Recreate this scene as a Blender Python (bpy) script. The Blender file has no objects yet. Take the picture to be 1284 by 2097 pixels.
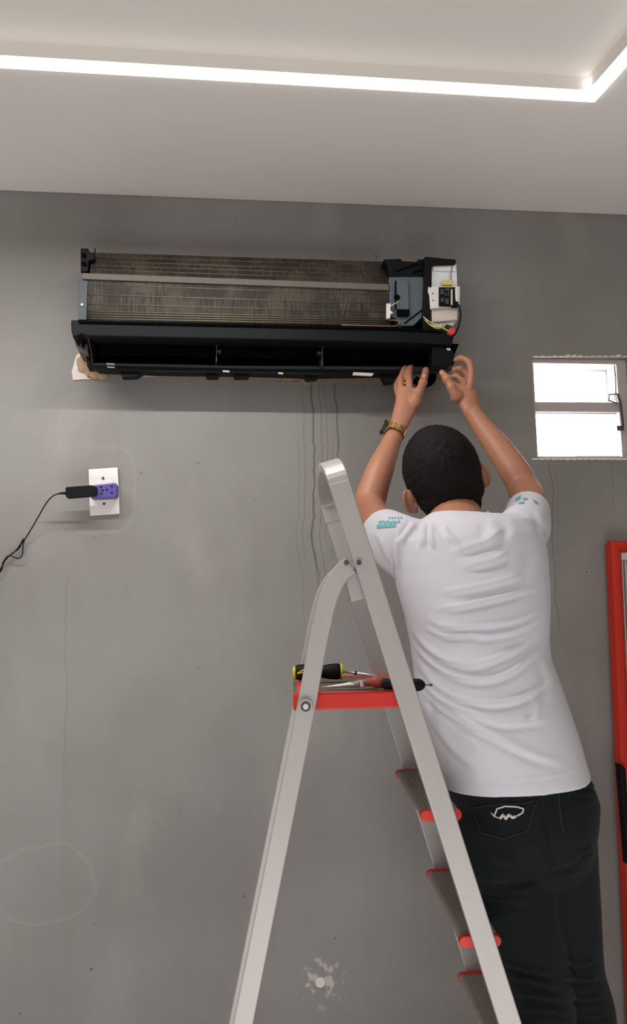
import bpy, bmesh, math, random
import numpy as np
from mathutils import Vector, Matrix, noise as mnoise
random.seed(4)
scene = bpy.context.scene
C = scene.collection
rad = math.radians

# ------------------------------------------------------------------ camera
FPX, CX, CY = 1700.0, 642.0, 1048.5
YAW, PITCH, ROLL = rad(7.5), rad(6.49), rad(1.4)
CAM = Vector((0.0, -2.2, 1.55))
Fw = Vector((math.sin(YAW) * math.cos(PITCH), math.cos(YAW) * math.cos(PITCH), math.sin(PITCH)))
R0 = Vector((math.cos(YAW), -math.sin(YAW), 0.0))
U0 = R0.cross(Fw)
Rv = math.cos(ROLL) * R0 - math.sin(ROLL) * U0
Uv = math.sin(ROLL) * R0 + math.cos(ROLL) * U0
HV = Vector((math.sin(YAW), math.cos(YAW), 0.0))
cam_data = bpy.data.cameras.new('camera')
cam = bpy.data.objects.new('camera', cam_data)
C.objects.link(cam)
M = Matrix((Rv, Uv, -Fw)).transposed().to_4x4()
M.translation = CAM
cam.matrix_world = M
cam_data.sensor_fit = 'VERTICAL'
cam_data.sensor_height = 36.0
cam_data.lens = 36.0 * FPX / 2097.0
cam_data.clip_start = 0.05
scene.camera = cam

# ------------------------------------------------------------------ world, lights, exposure
scene.view_settings.view_transform = 'Standard'
scene.view_settings.look = 'None'
scene.view_settings.gamma = 1.0
scene.view_settings.use_curve_mapping = False
scene.view_settings.exposure = 0.1
world = bpy.data.worlds.new('world')
scene.world = world
world.use_nodes = True
world.node_tree.nodes['Background'].inputs['Color'].default_value = (0.93, 0.97, 1.0, 1)
world.node_tree.nodes['Background'].inputs['Strength'].default_value = 3.0

def area_light(name, loc, target, sx, sy, power, color=(1, 1, 1)):
    l = bpy.data.lights.new(name, 'AREA')
    l.shape = 'RECTANGLE'; l.size = sx; l.size_y = sy; l.energy = power; l.color = color
    o = bpy.data.objects.new(name, l); C.objects.link(o)
    o.location = loc
    o.rotation_euler = (Vector(target) - Vector(loc)).to_track_quat('-Z', 'Y').to_euler()
    return o
# the rest of the ceiling light lines behind the camera, and daylight from the shop front
area_light('ceiling_line_light', (-0.42, -0.68, 2.54), (-0.42, -0.68, 0.4), 1.35, 0.012, 15.0, (1.0, 0.99, 0.985))
area_light('shop_front_daylight', (-0.6, -4.2, 1.8), (0.1, 0.0, 1.5), 2.4, 1.8, 15.0, (0.99, 1.0, 1.0))
area_light('room_fill_light', (-0.2, -1.95, 0.35), (-0.2, -1.0, 2.6), 2.6, 1.5, 27.0, (0.985, 1.0, 1.0))  # added uplight that brightens the ceiling, no such lamp in the room
area_light('window_daylight', (0.95, 0.25, 2.05), (0.6, -1.5, 1.6), 0.4, 0.4, 10.0, (0.95, 0.98, 1.0))

# ------------------------------------------------------------------ pixel -> space helpers
def ray(px, py):
    return (Fw + Rv * ((px - CX) / FPX) + Uv * ((CY - py) / FPX))
def Q(px, py, y=0.0):                       # point seen at a pixel, on the plane y = const (parallel to the wall)
    r = ray(px, py); return CAM + r * ((y - CAM.y) / r.y)
def P(px, py, d):                           # point at horizontal distance d along the heading
    r = ray(px, py); return CAM + r * (d / r.dot(HV))
def Zp(px, py, z):
    r = ray(px, py); return CAM + r * ((z - CAM.z) / r.z)
def to_px(v):
    d = v - CAM
    return (CX + FPX * d.dot(Rv) / d.dot(Fw), CY - FPX * d.dot(Uv) / d.dot(Fw))

# ------------------------------------------------------------------ materials
def new_mat(name):
    m = bpy.data.materials.new(name); m.use_nodes = True
    return m, m.node_tree, m.node_tree.nodes['Principled BSDF']
def srgb(r, g, b):
    f = lambda c: (c / 255 / 12.92) if c / 255 <= 0.04045 else ((c / 255 + 0.055) / 1.055) ** 2.4
    return (f(r), f(g), f(b), 1)
def mat(name, col, rough=0.5, metal=0.0, var=0.12, scale=20.0, bump=0.0, bscale=200.0, stretch=None, spec=0.4, sheen=0.0, sss=0.0):
    m, nt, bs = new_mat(name)
    bs.inputs['Roughness'].default_value = rough
    bs.inputs['Metallic'].default_value = metal
    bs.inputs['Specular IOR Level'].default_value = spec
    if sheen: bs.inputs['Sheen Weight'].default_value = sheen
    if sss:
        bs.inputs['Subsurface Weight'].default_value = sss
        bs.inputs['Subsurface Radius'].default_value = (0.02, 0.008, 0.004)
        bs.inputs['Subsurface Scale'].default_value = 0.4
    tc = nt.nodes.new('ShaderNodeTexCoord'); mp = nt.nodes.new('ShaderNodeMapping')
    if stretch: mp.inputs['Scale'].default_value = stretch
    nt.links.new(tc.outputs['Object'], mp.inputs['Vector'])
    n = nt.nodes.new('ShaderNodeTexNoise'); n.inputs['Scale'].default_value = scale; n.inputs['Detail'].default_value = 5
    nt.links.new(mp.outputs[0], n.inputs['Vector'])
    mx = nt.nodes.new('ShaderNodeMix'); mx.data_type = 'RGBA'
    a = [c * (1 - var) for c in col[:3]] + [1]; b = [min(1, c * (1 + var)) for c in col[:3]] + [1]
    mx.inputs[6].default_value = a; mx.inputs[7].default_value = b
    nt.links.new(n.outputs['Fac'], mx.inputs[0]); nt.links.new(mx.outputs[2], bs.inputs['Base Color'])
    if bump:
        n2 = nt.nodes.new('ShaderNodeTexNoise'); n2.inputs['Scale'].default_value = bscale; n2.inputs['Detail'].default_value = 3
        nt.links.new(mp.outputs[0], n2.inputs['Vector'])
        bp = nt.nodes.new('ShaderNodeBump'); bp.inputs['Strength'].default_value = bump; bp.inputs['Distance'].default_value = 0.002
        nt.links.new(n2.outputs['Fac'], bp.inputs['Height']); nt.links.new(bp.outputs[0], bs.inputs['Normal'])
    return m
def emis(name, col, s):
    m, nt, bs = new_mat(name)
    bs.inputs['Base Color'].default_value = col
    bs.inputs['Emission Color'].default_value = col; bs.inputs['Emission Strength'].default_value = s
    return m

MT = {}
MT['ceiling'] = mat('ceiling_paint', srgb(236, 229, 222), 0.85, var=0.03, scale=3, bump=0.15, bscale=40)
MT['floor'] = mat('floor_tile', srgb(170, 162, 155), 0.4, var=0.08, scale=4)
MT['side'] = mat('side_wall_paint', srgb(185, 180, 176), 0.8, var=0.04, scale=3)
MT['alu'] = mat('brushed_aluminium', srgb(174, 168, 165), 0.45, 0.3, var=0.07, scale=18, bump=0.05, bscale=60, stretch=(1, 1, 0.15))
MT['tread'] = mat('tread_aluminium', srgb(150, 143, 136), 0.5, 0.3, var=0.2, scale=90, bump=0.4, bscale=160)
MT['tread_dark'] = mat('platform_mat', srgb(96, 88, 78), 0.6, 0.1, var=0.2, scale=60)
MT['red'] = mat('red_plastic', srgb(200, 40, 24), 0.4, var=0.08, scale=25)
MT['redpaint'] = mat('red_painted_metal', srgb(196, 44, 24), 0.38, var=0.06, scale=12)
MT['blackpl'] = mat('black_plastic', srgb(7, 7, 9), 0.6, var=0.25, scale=25, spec=0.2)
MT['blackdeep'] = mat('black_foam', srgb(7, 7, 9), 0.9, var=0.2, scale=30, spec=0.05)
MT['greypl'] = mat('slate_plastic', srgb(84, 94, 99), 0.45, var=0.05, scale=20)
MT['greydark'] = mat('dark_slate_plastic', srgb(58, 63, 66), 0.5, var=0.08, scale=20)
MT['zinc'] = mat('galvanised_sheet', srgb(225, 228, 230), 0.35, 0.55, var=0.08, scale=40)
MT['whitepl'] = mat('white_plastic', srgb(226, 218, 210), 0.45, var=0.03, scale=20)
MT['cream'] = mat('aged_white_plastic', srgb(205, 194, 182), 0.5, var=0.1, scale=60)
MT['plate'] = mat('outlet_white', srgb(238, 230, 226), 0.4, var=0.02, scale=20)
MT['purple'] = mat('purple_plastic', srgb(84, 72, 142), 0.4, var=0.06, scale=30)
MT['hole'] = mat('dark_hole', srgb(14, 10, 26), 0.8, var=0.1)
MT['band'] = mat('grey_foam_strip', srgb(98, 93, 85), 0.75, var=0.08, scale=50)
MT['copper'] = mat('copper_tube', srgb(168, 118, 92), 0.35, 0.6, var=0.1)
MT['tube'] = mat('aluminium_tube', srgb(116, 109, 90), 0.4, 0.5, var=0.25, scale=70)
MT['yellow'] = mat('yellow_wire', srgb(214, 196, 120), 0.5, var=0.05)
MT['yellowpl'] = mat('yellow_plastic', srgb(206, 190, 40), 0.4, var=0.05)
MT['redcon'] = mat('red_connector', srgb(222, 62, 52), 0.4, var=0.1)
MT['skin'] = mat('skin', srgb(166, 112, 86), 0.5, var=0.1, scale=14, bump=0.08, bscale=140, sss=0.08)
MT['nail'] = mat('finger_nail', srgb(205, 150, 128), 0.35, var=0.03)
MT['hair'] = mat('short_black_hair', srgb(19, 16, 15), 0.75, var=0.5, scale=60, bump=0.8, bscale=300, stretch=(1, 1, 0.5), spec=0.15)
MT['jeans'] = mat('black_denim', srgb(15, 18, 19), 0.85, var=0.35, scale=9, bump=0.3, bscale=500, spec=0.2, sheen=0.05)
MT['stitch'] = mat('jeans_seam', srgb(34, 37, 39), 0.9, var=0.1)
MT['lining'] = mat('frayed_white_lining', srgb(196, 192, 184), 0.9, var=0.15, scale=200)
MT['gold'] = mat('gold_metal', srgb(190, 156, 100), 0.28, 0.85, var=0.25, scale=220)
MT['watchdark'] = mat('dark_watch_face', srgb(52, 50, 40), 0.3, 0.4, var=0.1)
MT['chrome'] = mat('chrome_steel', srgb(214, 208, 202), 0.25, 0.8, var=0.06, scale=40)
MT['rust'] = mat('red_brown_grip', srgb(150, 72, 52), 0.5, var=0.25, scale=60)
MT['shoe'] = mat('dark_shoe', srgb(30, 28, 28), 0.6, var=0.15)
MT['sole'] = mat('pale_sole', srgb(170, 165, 160), 0.7, var=0.05)
MT['winframe'] = mat('window_aluminium', srgb(188, 176, 172), 0.5, 0.15, var=0.06, scale=25)
MT['latch'] = mat('latch_metal', srgb(84, 74, 78), 0.45, 0.3, var=0.1)
MT['plaster'] = mat('bare_plaster', srgb(208, 190, 178), 0.9, var=0.14, scale=45, bump=0.5, bscale=60)
MT['plaster2'] = mat('pinkish_raw_plaster', srgb(158, 138, 128), 0.95, var=0.22, scale=60, bump=0.7, bscale=80)
MT['foam'] = mat('tan_expanding_foam', srgb(176, 148, 116), 0.9, var=0.22, scale=60, bump=0.9, bscale=90)
MT['greyrag'] = mat('grey_insulation', srgb(104, 92, 90), 0.9, var=0.2, scale=50, bump=0.4)
MT['paper'] = mat('white_paint_chip', srgb(224, 212, 204), 0.8, var=0.04)
MT['led'] = emis('led_diffuser', (1, 1, 1, 1), 2.2)
MT['cyan'] = mat('turquoise_print', srgb(98, 168, 174), 0.7, var=0.05)
MT['shirt'] = mat('white_jersey', srgb(203, 199, 205), 0.75, var=0.015, scale=6, bump=0.08, bscale=600, sheen=0.1)
MT['shirtrib'] = mat('white_rib_collar', srgb(196, 190, 197), 0.8, var=0.02, scale=6)
gm, gnt, gbs = new_mat('window_glass')
gbs.inputs['Transmission Weight'].default_value = 1.0; gbs.inputs['Roughness'].default_value = 0.25; gbs.inputs['IOR'].default_value = 1.1
MT['glass'] = gm
gm2, gnt2, gbs2 = new_mat('cabinet_glass')
gbs2.inputs['Base Color'].default_value = srgb(110, 100, 88); gbs2.inputs['Roughness'].default_value = 0.12
MT['cabglass'] = gm2

# coil fins: dirty brown lamellae, fine vertical pattern
def coil_mat():
    m, nt, bs = new_mat('coil_fins')
    bs.inputs['Roughness'].default_value = 0.6; bs.inputs['Metallic'].default_value = 0.25
    tc = nt.nodes.new('ShaderNodeTexCoord')
    mp = nt.nodes.new('ShaderNodeMapping'); mp.inputs['Scale'].default_value = (420, 40, 22)
    nt.links.new(tc.outputs['Object'], mp.inputs[0])
    n = nt.nodes.new('ShaderNodeTexNoise'); n.inputs['Scale'].default_value = 1.0; n.inputs['Detail'].default_value = 4
    nt.links.new(mp.outputs[0], n.inputs['Vector'])
    n2 = nt.nodes.new('ShaderNodeTexNoise'); n2.inputs['Scale'].default_value = 14; n2.inputs['Detail'].default_value = 6
    nt.links.new(tc.outputs['Object'], n2.inputs['Vector'])
    mul = nt.nodes.new('ShaderNodeMath'); mul.operation = 'MULTIPLY_ADD'
    nt.links.new(n.outputs['Fac'], mul.inputs[0]); mul.inputs[1].default_value = 0.9
    nt.links.new(n2.outputs['Fac'], mul.inputs[2])
    r = nt.nodes.new('ShaderNodeValToRGB')
    r.color_ramp.elements[0].position = 0.66; r.color_ramp.elements[0].color = srgb(30, 25, 20)
    r.color_ramp.elements[1].position = 1.22; r.color_ramp.elements[1].color = srgb(70, 62, 50)
    e = r.color_ramp.elements.new(0.95); e.color = srgb(44, 38, 30)
    nt.links.new(mul.outputs[0], r.inputs[0]); nt.links.new(r.outputs[0], bs.inputs['Base Color'])
    return m
MT['coil'] = coil_mat()

# painted wall with its own stains, drips, patches
def wall_mat():
    m, nt, bs = new_mat('grey_wall_paint')
    N = nt.nodes; Lk = nt.links
    bs.inputs['Roughness'].default_value = 0.62; bs.inputs['Specular IOR Level'].default_value = 0.3
    tc = N.new('ShaderNodeTexCoord'); sep = N.new('ShaderNodeSeparateXYZ'); Lk.new(tc.outputs['Object'], sep.inputs[0])
    def mth(op, a, b=None, c=None, clamp=False):
        n = N.new('ShaderNodeMath'); n.operation = op; n.use_clamp = clamp
        for i, v in enumerate((a, b, c)):
            if v is None: continue
            if isinstance(v, (int, float)): n.inputs[i].default_value = v
            else: Lk.new(v, n.inputs[i])
        return n.outputs[0]
    def noise(scale, det=4, st=None, dist=0.0):
        n = N.new('ShaderNodeTexNoise'); n.inputs['Scale'].default_value = scale; n.inputs['Detail'].default_value = det
        n.inputs['Distortion'].default_value = dist
        if st:
            mp = N.new('ShaderNodeMapping'); mp.inputs['Scale'].default_value = st
            Lk.new(tc.outputs['Object'], mp.inputs[0]); Lk.new(mp.outputs[0], n.inputs['Vector'])
        else: Lk.new(tc.outputs['Object'], n.inputs['Vector'])
        return n.outputs['Fac']
    def ramp(v, a, b):
        n = N.new('ShaderNodeMapRange'); n.clamp = True; n.interpolation_type = 'SMOOTHSTEP'
        n.inputs[1].default_value = a; n.inputs[2].default_value = b; Lk.new(v, n.inputs[0]); return n.outputs[0]
    X, Z = sep.outputs[0], sep.outputs[2]
    wob = mth('MULTIPLY', mth('SUBTRACT', noise(5, 3, (0.3, 1, 1)), 0.5), 0.05)
    wob2 = mth('MULTIPLY', mth('SUBTRACT', noise(30, 2, (0.2, 1, 1)), 0.5), 0.008)
    wobs = mth('ADD', wob, wob2)
    dark = None
    # drip marks running down below the air conditioner
    for (px, p0, p1, w, s) in [(640, 783, 1230, .0016, .62), (622, 800, 1180, .001, .32), (656, 785, 1260, .001, .34), (667, 783, 1150, .0011, .3),
                               (688, 783, 1000, .0016, .58), (680, 900, 1190, .001, .28), (612, 900, 1330, .001, .2), (648, 1020, 1400, .0016, .3),
                               (1122, 945, 1330, .0014, .36), (1133, 950, 1200, .001, .2), (1246, 945, 1100, .0012, .22), (138, 1180, 1660, .001, .22)]:
        a, b = Q(px, p0), Q(px, p1)
        d = mth('ABSOLUTE', mth('SUBTRACT', mth('ADD', X, wobs), a.x))
        line = mth('SUBTRACT', 1.0, ramp(d, w * 0.6, w * 2.2))
        rng = mth('MULTIPLY', ramp(Z, b.z, b.z + 0.12), mth('SUBTRACT', 1.0, ramp(Z, a.z - 0.01, a.z + 0.004)))
        t = mth('MULTIPLY', mth('MULTIPLY', line, rng), s)
        dark = t if dark is None else mth('MAXIMUM', dark, t)
    # scuffs and specks
    sp = mth('MULTIPLY', ramp(noise(26, 2), 0.735, 0.77), 0.55)
    dark = mth('MAXIMUM', dark, sp)
    st = mth('MULTIPLY', ramp(noise(3.2, 5, (5, 1, 0.5)), 0.56, 0.8), 0.16)
    light = mth('MULTIPLY', ramp(noise(2.6, 7, (1.5, 1, 0.8)), 0.52, 0.75), 0.15)
    # smoothed filler ring around the outlet, filler rings low left
    def ring(px, py, hx, hz, e, w, s, nz=0.0):
        c = Q(px, py)
        u = mth('DIVIDE', mth('ABSOLUTE', mth('SUBTRACT', X, c.x)), hx)
        v = mth('DIVIDE', mth('ABSOLUTE', mth('SUBTRACT', Z, c.z)), hz)
        r = mth('POWER', mth('ADD', mth('POWER', u, e), mth('POWER', v, e)), 1.0 / e)
        r = mth('ADD', r, mth('MULTIPLY', mth('SUBTRACT', noise(9, 3), 0.5), nz))
        d = mth('ABSOLUTE', mth('SUBTRACT', r, 1.0))
        return mth('MULTIPLY', mth('SUBTRACT', 1.0, ramp(d, w * 0.3, w)), s)
    r1 = ring(202, 1003, .092, .112, 4, .07, .05, .08)
    r2 = mth('MULTIPLY', ring(90, 1812, .12, .095, 2.2, .07, .06, .4), ramp(noise(4, 1), 0.42, 0.5))
    r3 = mth('MULTIPLY', ring(340, 1665, .035, .04, 2, .2, .07, .2), 1.0)
    light = mth('MAXIMUM', light, mth('MAXIMUM', r1, r2))
    dark2 = mth('MAXIMUM', st, r3)
    # repair speckles around the filled hole near the bottom
    c = Q(660, 2008)
    dx = mth('SUBTRACT', X, c.x); dz = mth('SUBTRACT', Z, c.z)
    dd = mth('SQRT', mth('ADD', mth('MULTIPLY', dx, dx), mth('MULTIPLY', dz, dz)))
    hole = mth('MULTIPLY', mth('SUBTRACT', 1.0, ramp(dd, .03, .085)), ramp(mth('ADD', noise(38, 3), mth('MULTIPLY', dd, -1.6)), 0.44, 0.56))
    light = mth('MAXIMUM', light, mth('MULTIPLY', hole, 0.75))
    base = N.new('ShaderNodeMix'); base.data_type = 'RGBA'
    base.inputs[6].default_value = srgb(130, 125, 121); base.inputs[7].default_value = srgb(146, 142, 138)
    Lk.new(ramp(noise(1.6, 6), 0.3, 0.7), base.inputs[0])
    def mixc(a, f, col):
        n = N.new('ShaderNodeMix'); n.data_type = 'RGBA'; Lk.new(a, n.inputs[6]); n.inputs[7].default_value = col; Lk.new(f, n.inputs[0]); return n.outputs[2]
    o = mixc(base.outputs[2], light, srgb(205, 198, 192))
    o = mixc(o, dark2, srgb(112, 103, 98))
    o = mixc(o, dark, srgb(70, 62, 58))
    Lk.new(o, bs.inputs['Base Color'])
    bp = N.new('ShaderNodeBump'); bp.inputs['Strength'].default_value = 0.35; bp.inputs['Distance'].default_value = 0.004
    h = mth('ADD', mth('MULTIPLY', noise(7, 6), 0.5), mth('ADD', mth('MULTIPLY', noise(60, 3), 0.08), mth('MULTIPLY', mth('ADD', r1, r2), 4.0)))
    Lk.new(h, bp.inputs['Height']); Lk.new(bp.outputs[0], bs.inputs['Normal'])
    return m
MT['wall'] = wall_mat()

# ------------------------------------------------------------------ object helpers
def tag(o, label=None, cat=None, group=None, kind=None):
    if label: o['label'] = label
    if cat: o['category'] = cat
    if group: o['group'] = group
    if kind: o['kind'] = kind
    return o
def thing(name, loc, label, cat, group=None, kind=None):
    o = bpy.data.objects.new(name, None); o.empty_display_size = 0.05
    C.objects.link(o); o.location = loc
    return tag(o, label, cat, group, kind)
def root_loc(p):
    while p.parent: p = p.parent
    return Vector(p.location)
def make(name, bm, m, parent=None, smooth=False, bevel=0.0, label=None, kind=None, loc=None):
    me = bpy.data.meshes.new(name)
    bmesh.ops.recalc_face_normals(bm, faces=bm.faces[:])
    off = root_loc(parent) if parent else (Vector(loc) if loc else Vector((0, 0, 0)))
    for v in bm.verts: v.co -= off
    bm.to_mesh(me); bm.free()
    me.materials.append(MT[m] if isinstance(m, str) else m)
    if smooth:
        for p in me.polygons: p.use_smooth = True
    o = bpy.data.objects.new(name, me); C.objects.link(o)
    if parent: o.parent = parent
    elif loc: o.location = loc
    if bevel:
        b = o.modifiers.new('bevel', 'BEVEL'); b.width = bevel; b.segments = 2; b.limit_method = 'ANGLE'; b.angle_limit = rad(40)
    if label: o['label'] = label
    if kind: o['kind'] = kind
    return o
def prism(bm, pts, vec):
    a = [bm.verts.new(p) for p in pts]; b = [bm.verts.new(Vector(p) + Vector(vec)) for p in pts]
    n = len(a)
    bm.faces.new(a); bm.faces.new(b[::-1])
    for i in range(n): bm.faces.new((a[i], b[i], b[(i + 1) % n], a[(i + 1) % n]))
def box(bm, lo, hi):
    prism(bm, [(lo[0], lo[1], lo[2]), (hi[0], lo[1], lo[2]), (hi[0], lo[1], hi[2]), (lo[0], lo[1], hi[2])], (0, hi[1] - lo[1], 0))
def slabpx(bm, pix, yf, t):
    """outline seen on the plane y = yf, with real thickness t back towards the wall"""
    prism(bm, [Q(a, b, yf) for a, b in pix], (0, t, 0))
def frames(path):
    path = [Vector(p) for p in path]; T = []
    for i in range(len(path)):
        a = path[max(0, i - 1)]; b = path[min(len(path) - 1, i + 1)]
        T.append((b - a).normalized())
    return path, T
def tube(bm, path, r, seg=10, cap=True):
    path, T = frames(path)
    if not hasattr(r, '__len__'): r = [r] * len(path)
    up = Vector((0, 0, 1)) if abs(T[0].z) < 0.9 else Vector((0, 1, 0))
    n = T[0].cross(up).normalized(); rings = []
    for i, p in enumerate(path):
        n = (n - T[i] * n.dot(T[i])).normalized(); b = T[i].cross(n)
        rr = r[i] if hasattr(r[i], '__len__') else (r[i], r[i])
        rings.append([bm.verts.new(p + n * rr[0] * math.cos(2 * math.pi * k / seg) + b * rr[1] * math.sin(2 * math.pi * k / seg)) for k in range(seg)])
    for i in range(len(rings) - 1):
        for k in range(seg):
            bm.faces.new((rings[i][k], rings[i][(k + 1) % seg], rings[i + 1][(k + 1) % seg], rings[i + 1][k]))
    if cap: bm.faces.new(rings[0][::-1]); bm.faces.new(rings[-1])
def sweep_rect(bm, path, wdirs, w, t, tdirs=None):
    """rectangular tube; wdirs: width direction per point"""
    path, T = frames(path); rings = []
    for i, p in enumerate(path):
        wd = wdirs[i] if isinstance(wdirs, list) else wdirs
        td = T[i].cross(wd).normalized(); wd2 = td.cross(T[i]).normalized()
        rings.append([bm.verts.new(p + wd2 * (a * w / 2) + td * (b * t / 2)) for a, b in ((-1, -1), (1, -1), (1, 1), (-1, 1))])
    for i in range(len(rings) - 1):
        for k in range(4): bm.faces.new((rings[i][k], rings[i][(k + 1) % 4], rings[i + 1][(k + 1) % 4], rings[i + 1][k]))
    bm.faces.new(rings[0][::-1]); bm.faces.new(rings[-1])
def smooth_path(pts, n=6):
    pts = [Vector(p) for p in pts]; out = []
    for i in range(len(pts) - 1):
        p0 = pts[max(0, i - 1)]; p1 = pts[i]; p2 = pts[i + 1]; p3 = pts[min(len(pts) - 1, i + 2)]
        for k in range(n):
            t = k / n
            out.append(0.5 * ((2 * p1) + (p2 - p0) * t + (2 * p0 - 5 * p1 + 4 * p2 - p3) * t * t + (3 * p1 - p0 - 3 * p2 + p3) * t ** 3))
    out.append(pts[-1]); return out
def disc(bm, c, ax, r, t, seg=20):
    ax = Vector(ax).normalized(); tube(bm, [Vector(c) - ax * t / 2, Vector(c) + ax * t / 2], r, seg)
def BM(): return bmesh.new()

# ------------------------------------------------------------------ room
HC = Q(642, 415).z                     # ceiling height at the back wall
XL, XR, YF = -2.6, 2.1, -4.6
w0, w1 = Q(1088, 731), Q(1296, 940)
wx0, wx1, wz0, wz1 = w0.x, Q(1292, 830).x, Q(1100, 940).z, w0.z
TW = 0.14
bm = BM()
box(bm, (XL, 0, 0), (wx0, TW, HC + .1)); box(bm, (wx1, 0, 0), (XR, TW, HC + .1))
box(bm, (wx0, 0, 0), (wx1, TW, wz0)); box(bm, (wx0, 0, wz1), (wx1, TW, HC + .1))
wall = make('wall_back', bm, 'wall', kind='structure')
def struct_box(name, lo, hi, m):
    bm = BM(); box(bm, lo, hi); return make(name, bm, m, kind='structure')
struct_box('floor', (XL - .1, YF - .1, -.1), (XR + .1, .14, 0), 'floor')
struct_box('wall_left', (XL - .1, YF, 0), (XL, 0, HC + .1), 'side')
struct_box('wall_right', (XR, YF, 0), (XR + .1, 0, HC + .1), 'side')
struct_box('wall_front', (XL, YF - .1, 0), (XR, YF, HC + .1), 'side')
# ceiling: outer slab, recessed inner tray, light strip around the tray edge
cA = Zp(0, 132, HC); cB = Zp(1217, 203, HC)     # outer edge of strip
ux = (cB - cA).normalized()
rR = (Zp(1284, 128, HC) - cB).normalized()
A1, B1 = Zp(0, 100, HC), Zp(1207, 180, HC)
wst = abs((A1 - cA).dot(Vector((0, 1, 0)))) 
# rectangle corners (outer): far-right cB, far-left, near-left, near-right
FR = cB.copy(); FL = cB - ux * 2.3; NR = cB + rR * 1.9; NL = FL + rR * 1.9
def ring_in(w):
    n1 = Vector((ux.y, -ux.x, 0)); n1 = n1 if n1.y < 0 else -n1      # towards camera
    n2 = Vector((-rR.y, rR.x, 0)); n2 = n2 if n2.x < 0 else -n2      # towards left
    den = ux.x * rR.y - ux.y * rR.x
    def corner(c, s1, s2):
        # offset lines by w inward
        p = c + n1 * w * s1; q = c + n2 * w * s2
        d = q - p; t = (d.x * rR.y - d.y * rR.x) / den
        return p + ux * t
    return [corner(FR, 1, 1), corner(FL, 1, -1), corner(NL, -1, -1), corner(NR, -1, 1)]
SW = 0.030
outer = [FR, FL, NL, NR]; inner = ring_in(SW)
TRAY = 0.032
def ring_prism(bm, o, i, z0, z1):
    n = len(o)
    ov0 = [bm.verts.new((p.x, p.y, z0)) for p in o]; iv0 = [bm.verts.new((p.x, p.y, z0)) for p in i]
    ov1 = [bm.verts.new((p.x, p.y, z1)) for p in o]; iv1 = [bm.verts.new((p.x, p.y, z1)) for p in i]
    for k in range(n):
        j = (k + 1) % n
        bm.faces.new((ov0[k], ov0[j], iv0[j], iv0[k])); bm.faces.new((ov1[k], ov1[j], iv1[j], iv1[k]))
        bm.faces.new((ov0[k], ov0[j], ov1[j], ov1[k])); bm.faces.new((iv0[k], iv0[j], iv1[j], iv1[k]))
bm = BM()
big = [Vector((XR, 0.0, 0)), Vector((XL, 0.0, 0)), Vector((XL, YF, 0)), Vector((XR, YF, 0))]
ring_prism(bm, big, inner, HC, HC + .1)
prism(bm, [(p.x, p.y, HC + TRAY) for p in inner], (0, 0, .05))
make('ceiling', bm, 'ceiling', kind='structure')
led = thing('led_strip_light', (FR.x, FR.y, HC), 'glowing white LED light line set in the ceiling, bent at the upper right corner', 'ceiling light')
bm = BM(); ring_prism(bm, outer, inner, HC - .008, HC - .0005)
make('diffuser', bm, 'led', led)
bm = BM(); c = inner[0]; box(bm, (c.x - .007, c.y - .010, HC), (c.x - .001, c.y - .004, HC + .024)); make('corner_highlight', bm, 'led', led)  # glowing bar stands in for the highlight on the recess corner edge
# ragged paint line where ceiling meets wall
bm = BM()
for k in range(60):
    x0 = -1.2 + k * .045; h = .0015 + .004 * random.random() * (random.random() > .3)
    prism(bm, [(x0, -.0015, HC), (x0 + .045, -.0015, HC), (x0 + .045 * .8, -.0015, HC - h), (x0 + .01, -.0015, HC - h * .7)], (0, .003, 0))
make('trim_1', bm, 'wall', kind='structure')

# ------------------------------------------------------------------ window
win = thing('window_1', (wx0, 0, wz0), None, None, kind='structure')
def rect_frame(bm, x0, x1, z0, z1, y0, y1, l, r, b, t):
    box(bm, (x0, y0, z0), (x0 + l, y1, z1)); box(bm, (x1 - r, y0, z0), (x1, y1, z1))
    box(bm, (x0 + l, y0, z0), (x1 - r, y1, z0 + b)); box(bm, (x0 + l, y0, z1 - t), (x1 - r, y1, z1))
bm = BM(); rect_frame(bm, wx0, wx1, wz0, wz1, .012, .07, .009, .03, .009, .014); make('frame', bm, 'winframe', win, bevel=.001)
xm1 = Q(1266, 800, .02).x
zu0, zu1 = Q(1180, 828, .02).z, Q(1180, 738, .02).z
bm = BM(); rect_frame(bm, wx0 + .007, xm1, zu0, zu1, .022, .04, .0075, .007, .007, .011); us = make('sash', bm, 'winframe', win, bevel=.001)
zl0, zl1 = Q(1180, 936, .02).z, Q(1180, 842, .02).z
bm = BM(); rect_frame(bm, wx0 + .007, xm1 + .006, zl0, zl1, .03, .045, .009, .005, .005, .005); ls = make('sash', bm, 'winframe', win, bevel=.001)
bm = BM(); box(bm, (wx0 + .006, .016, zl1 - .003), (xm1, .05, zu0 + .002)); make('mullion', bm, 'winframe', win, bevel=.002)
bm = BM(); box(bm, (wx0 + .012, .032, zu0 + .005), (xm1 - .004, .035, zu1 - .008)); make('pane', bm, 'glass', us)
bm = BM(); box(bm, (wx0 + .012, .036, zl0 + .003), (xm1, .039, zl1 - .003)); make('pane', bm, 'glass', ls)
bm = BM(); tube(bm, [Q(a, b, .005) for a, b in ((1247, 822), (1247, 808), (1266, 807), (1270, 824), (1263, 826), (1247, 820))], .0022, 8)
tube(bm, [Q(a, b, .005) for a, b in ((1265, 808), (1270, 825), (1272, 845), (1275, 874))], [.0035, .0045, .0045, .0045], 8)
slabpx(bm, [(1263, 872), (1278, 872), (1278, 881), (1264, 881)], -.002, .012)
make('latch', bm, 'latch', win, label='dark metal window latch')
bm = BM(); tube(bm, [Q(a, b, .012) for a, b in ((1258, 748), (1262, 775), (1259, 820))], .0012, 6); make('stay_rod', bm, 'latch', win)
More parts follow.
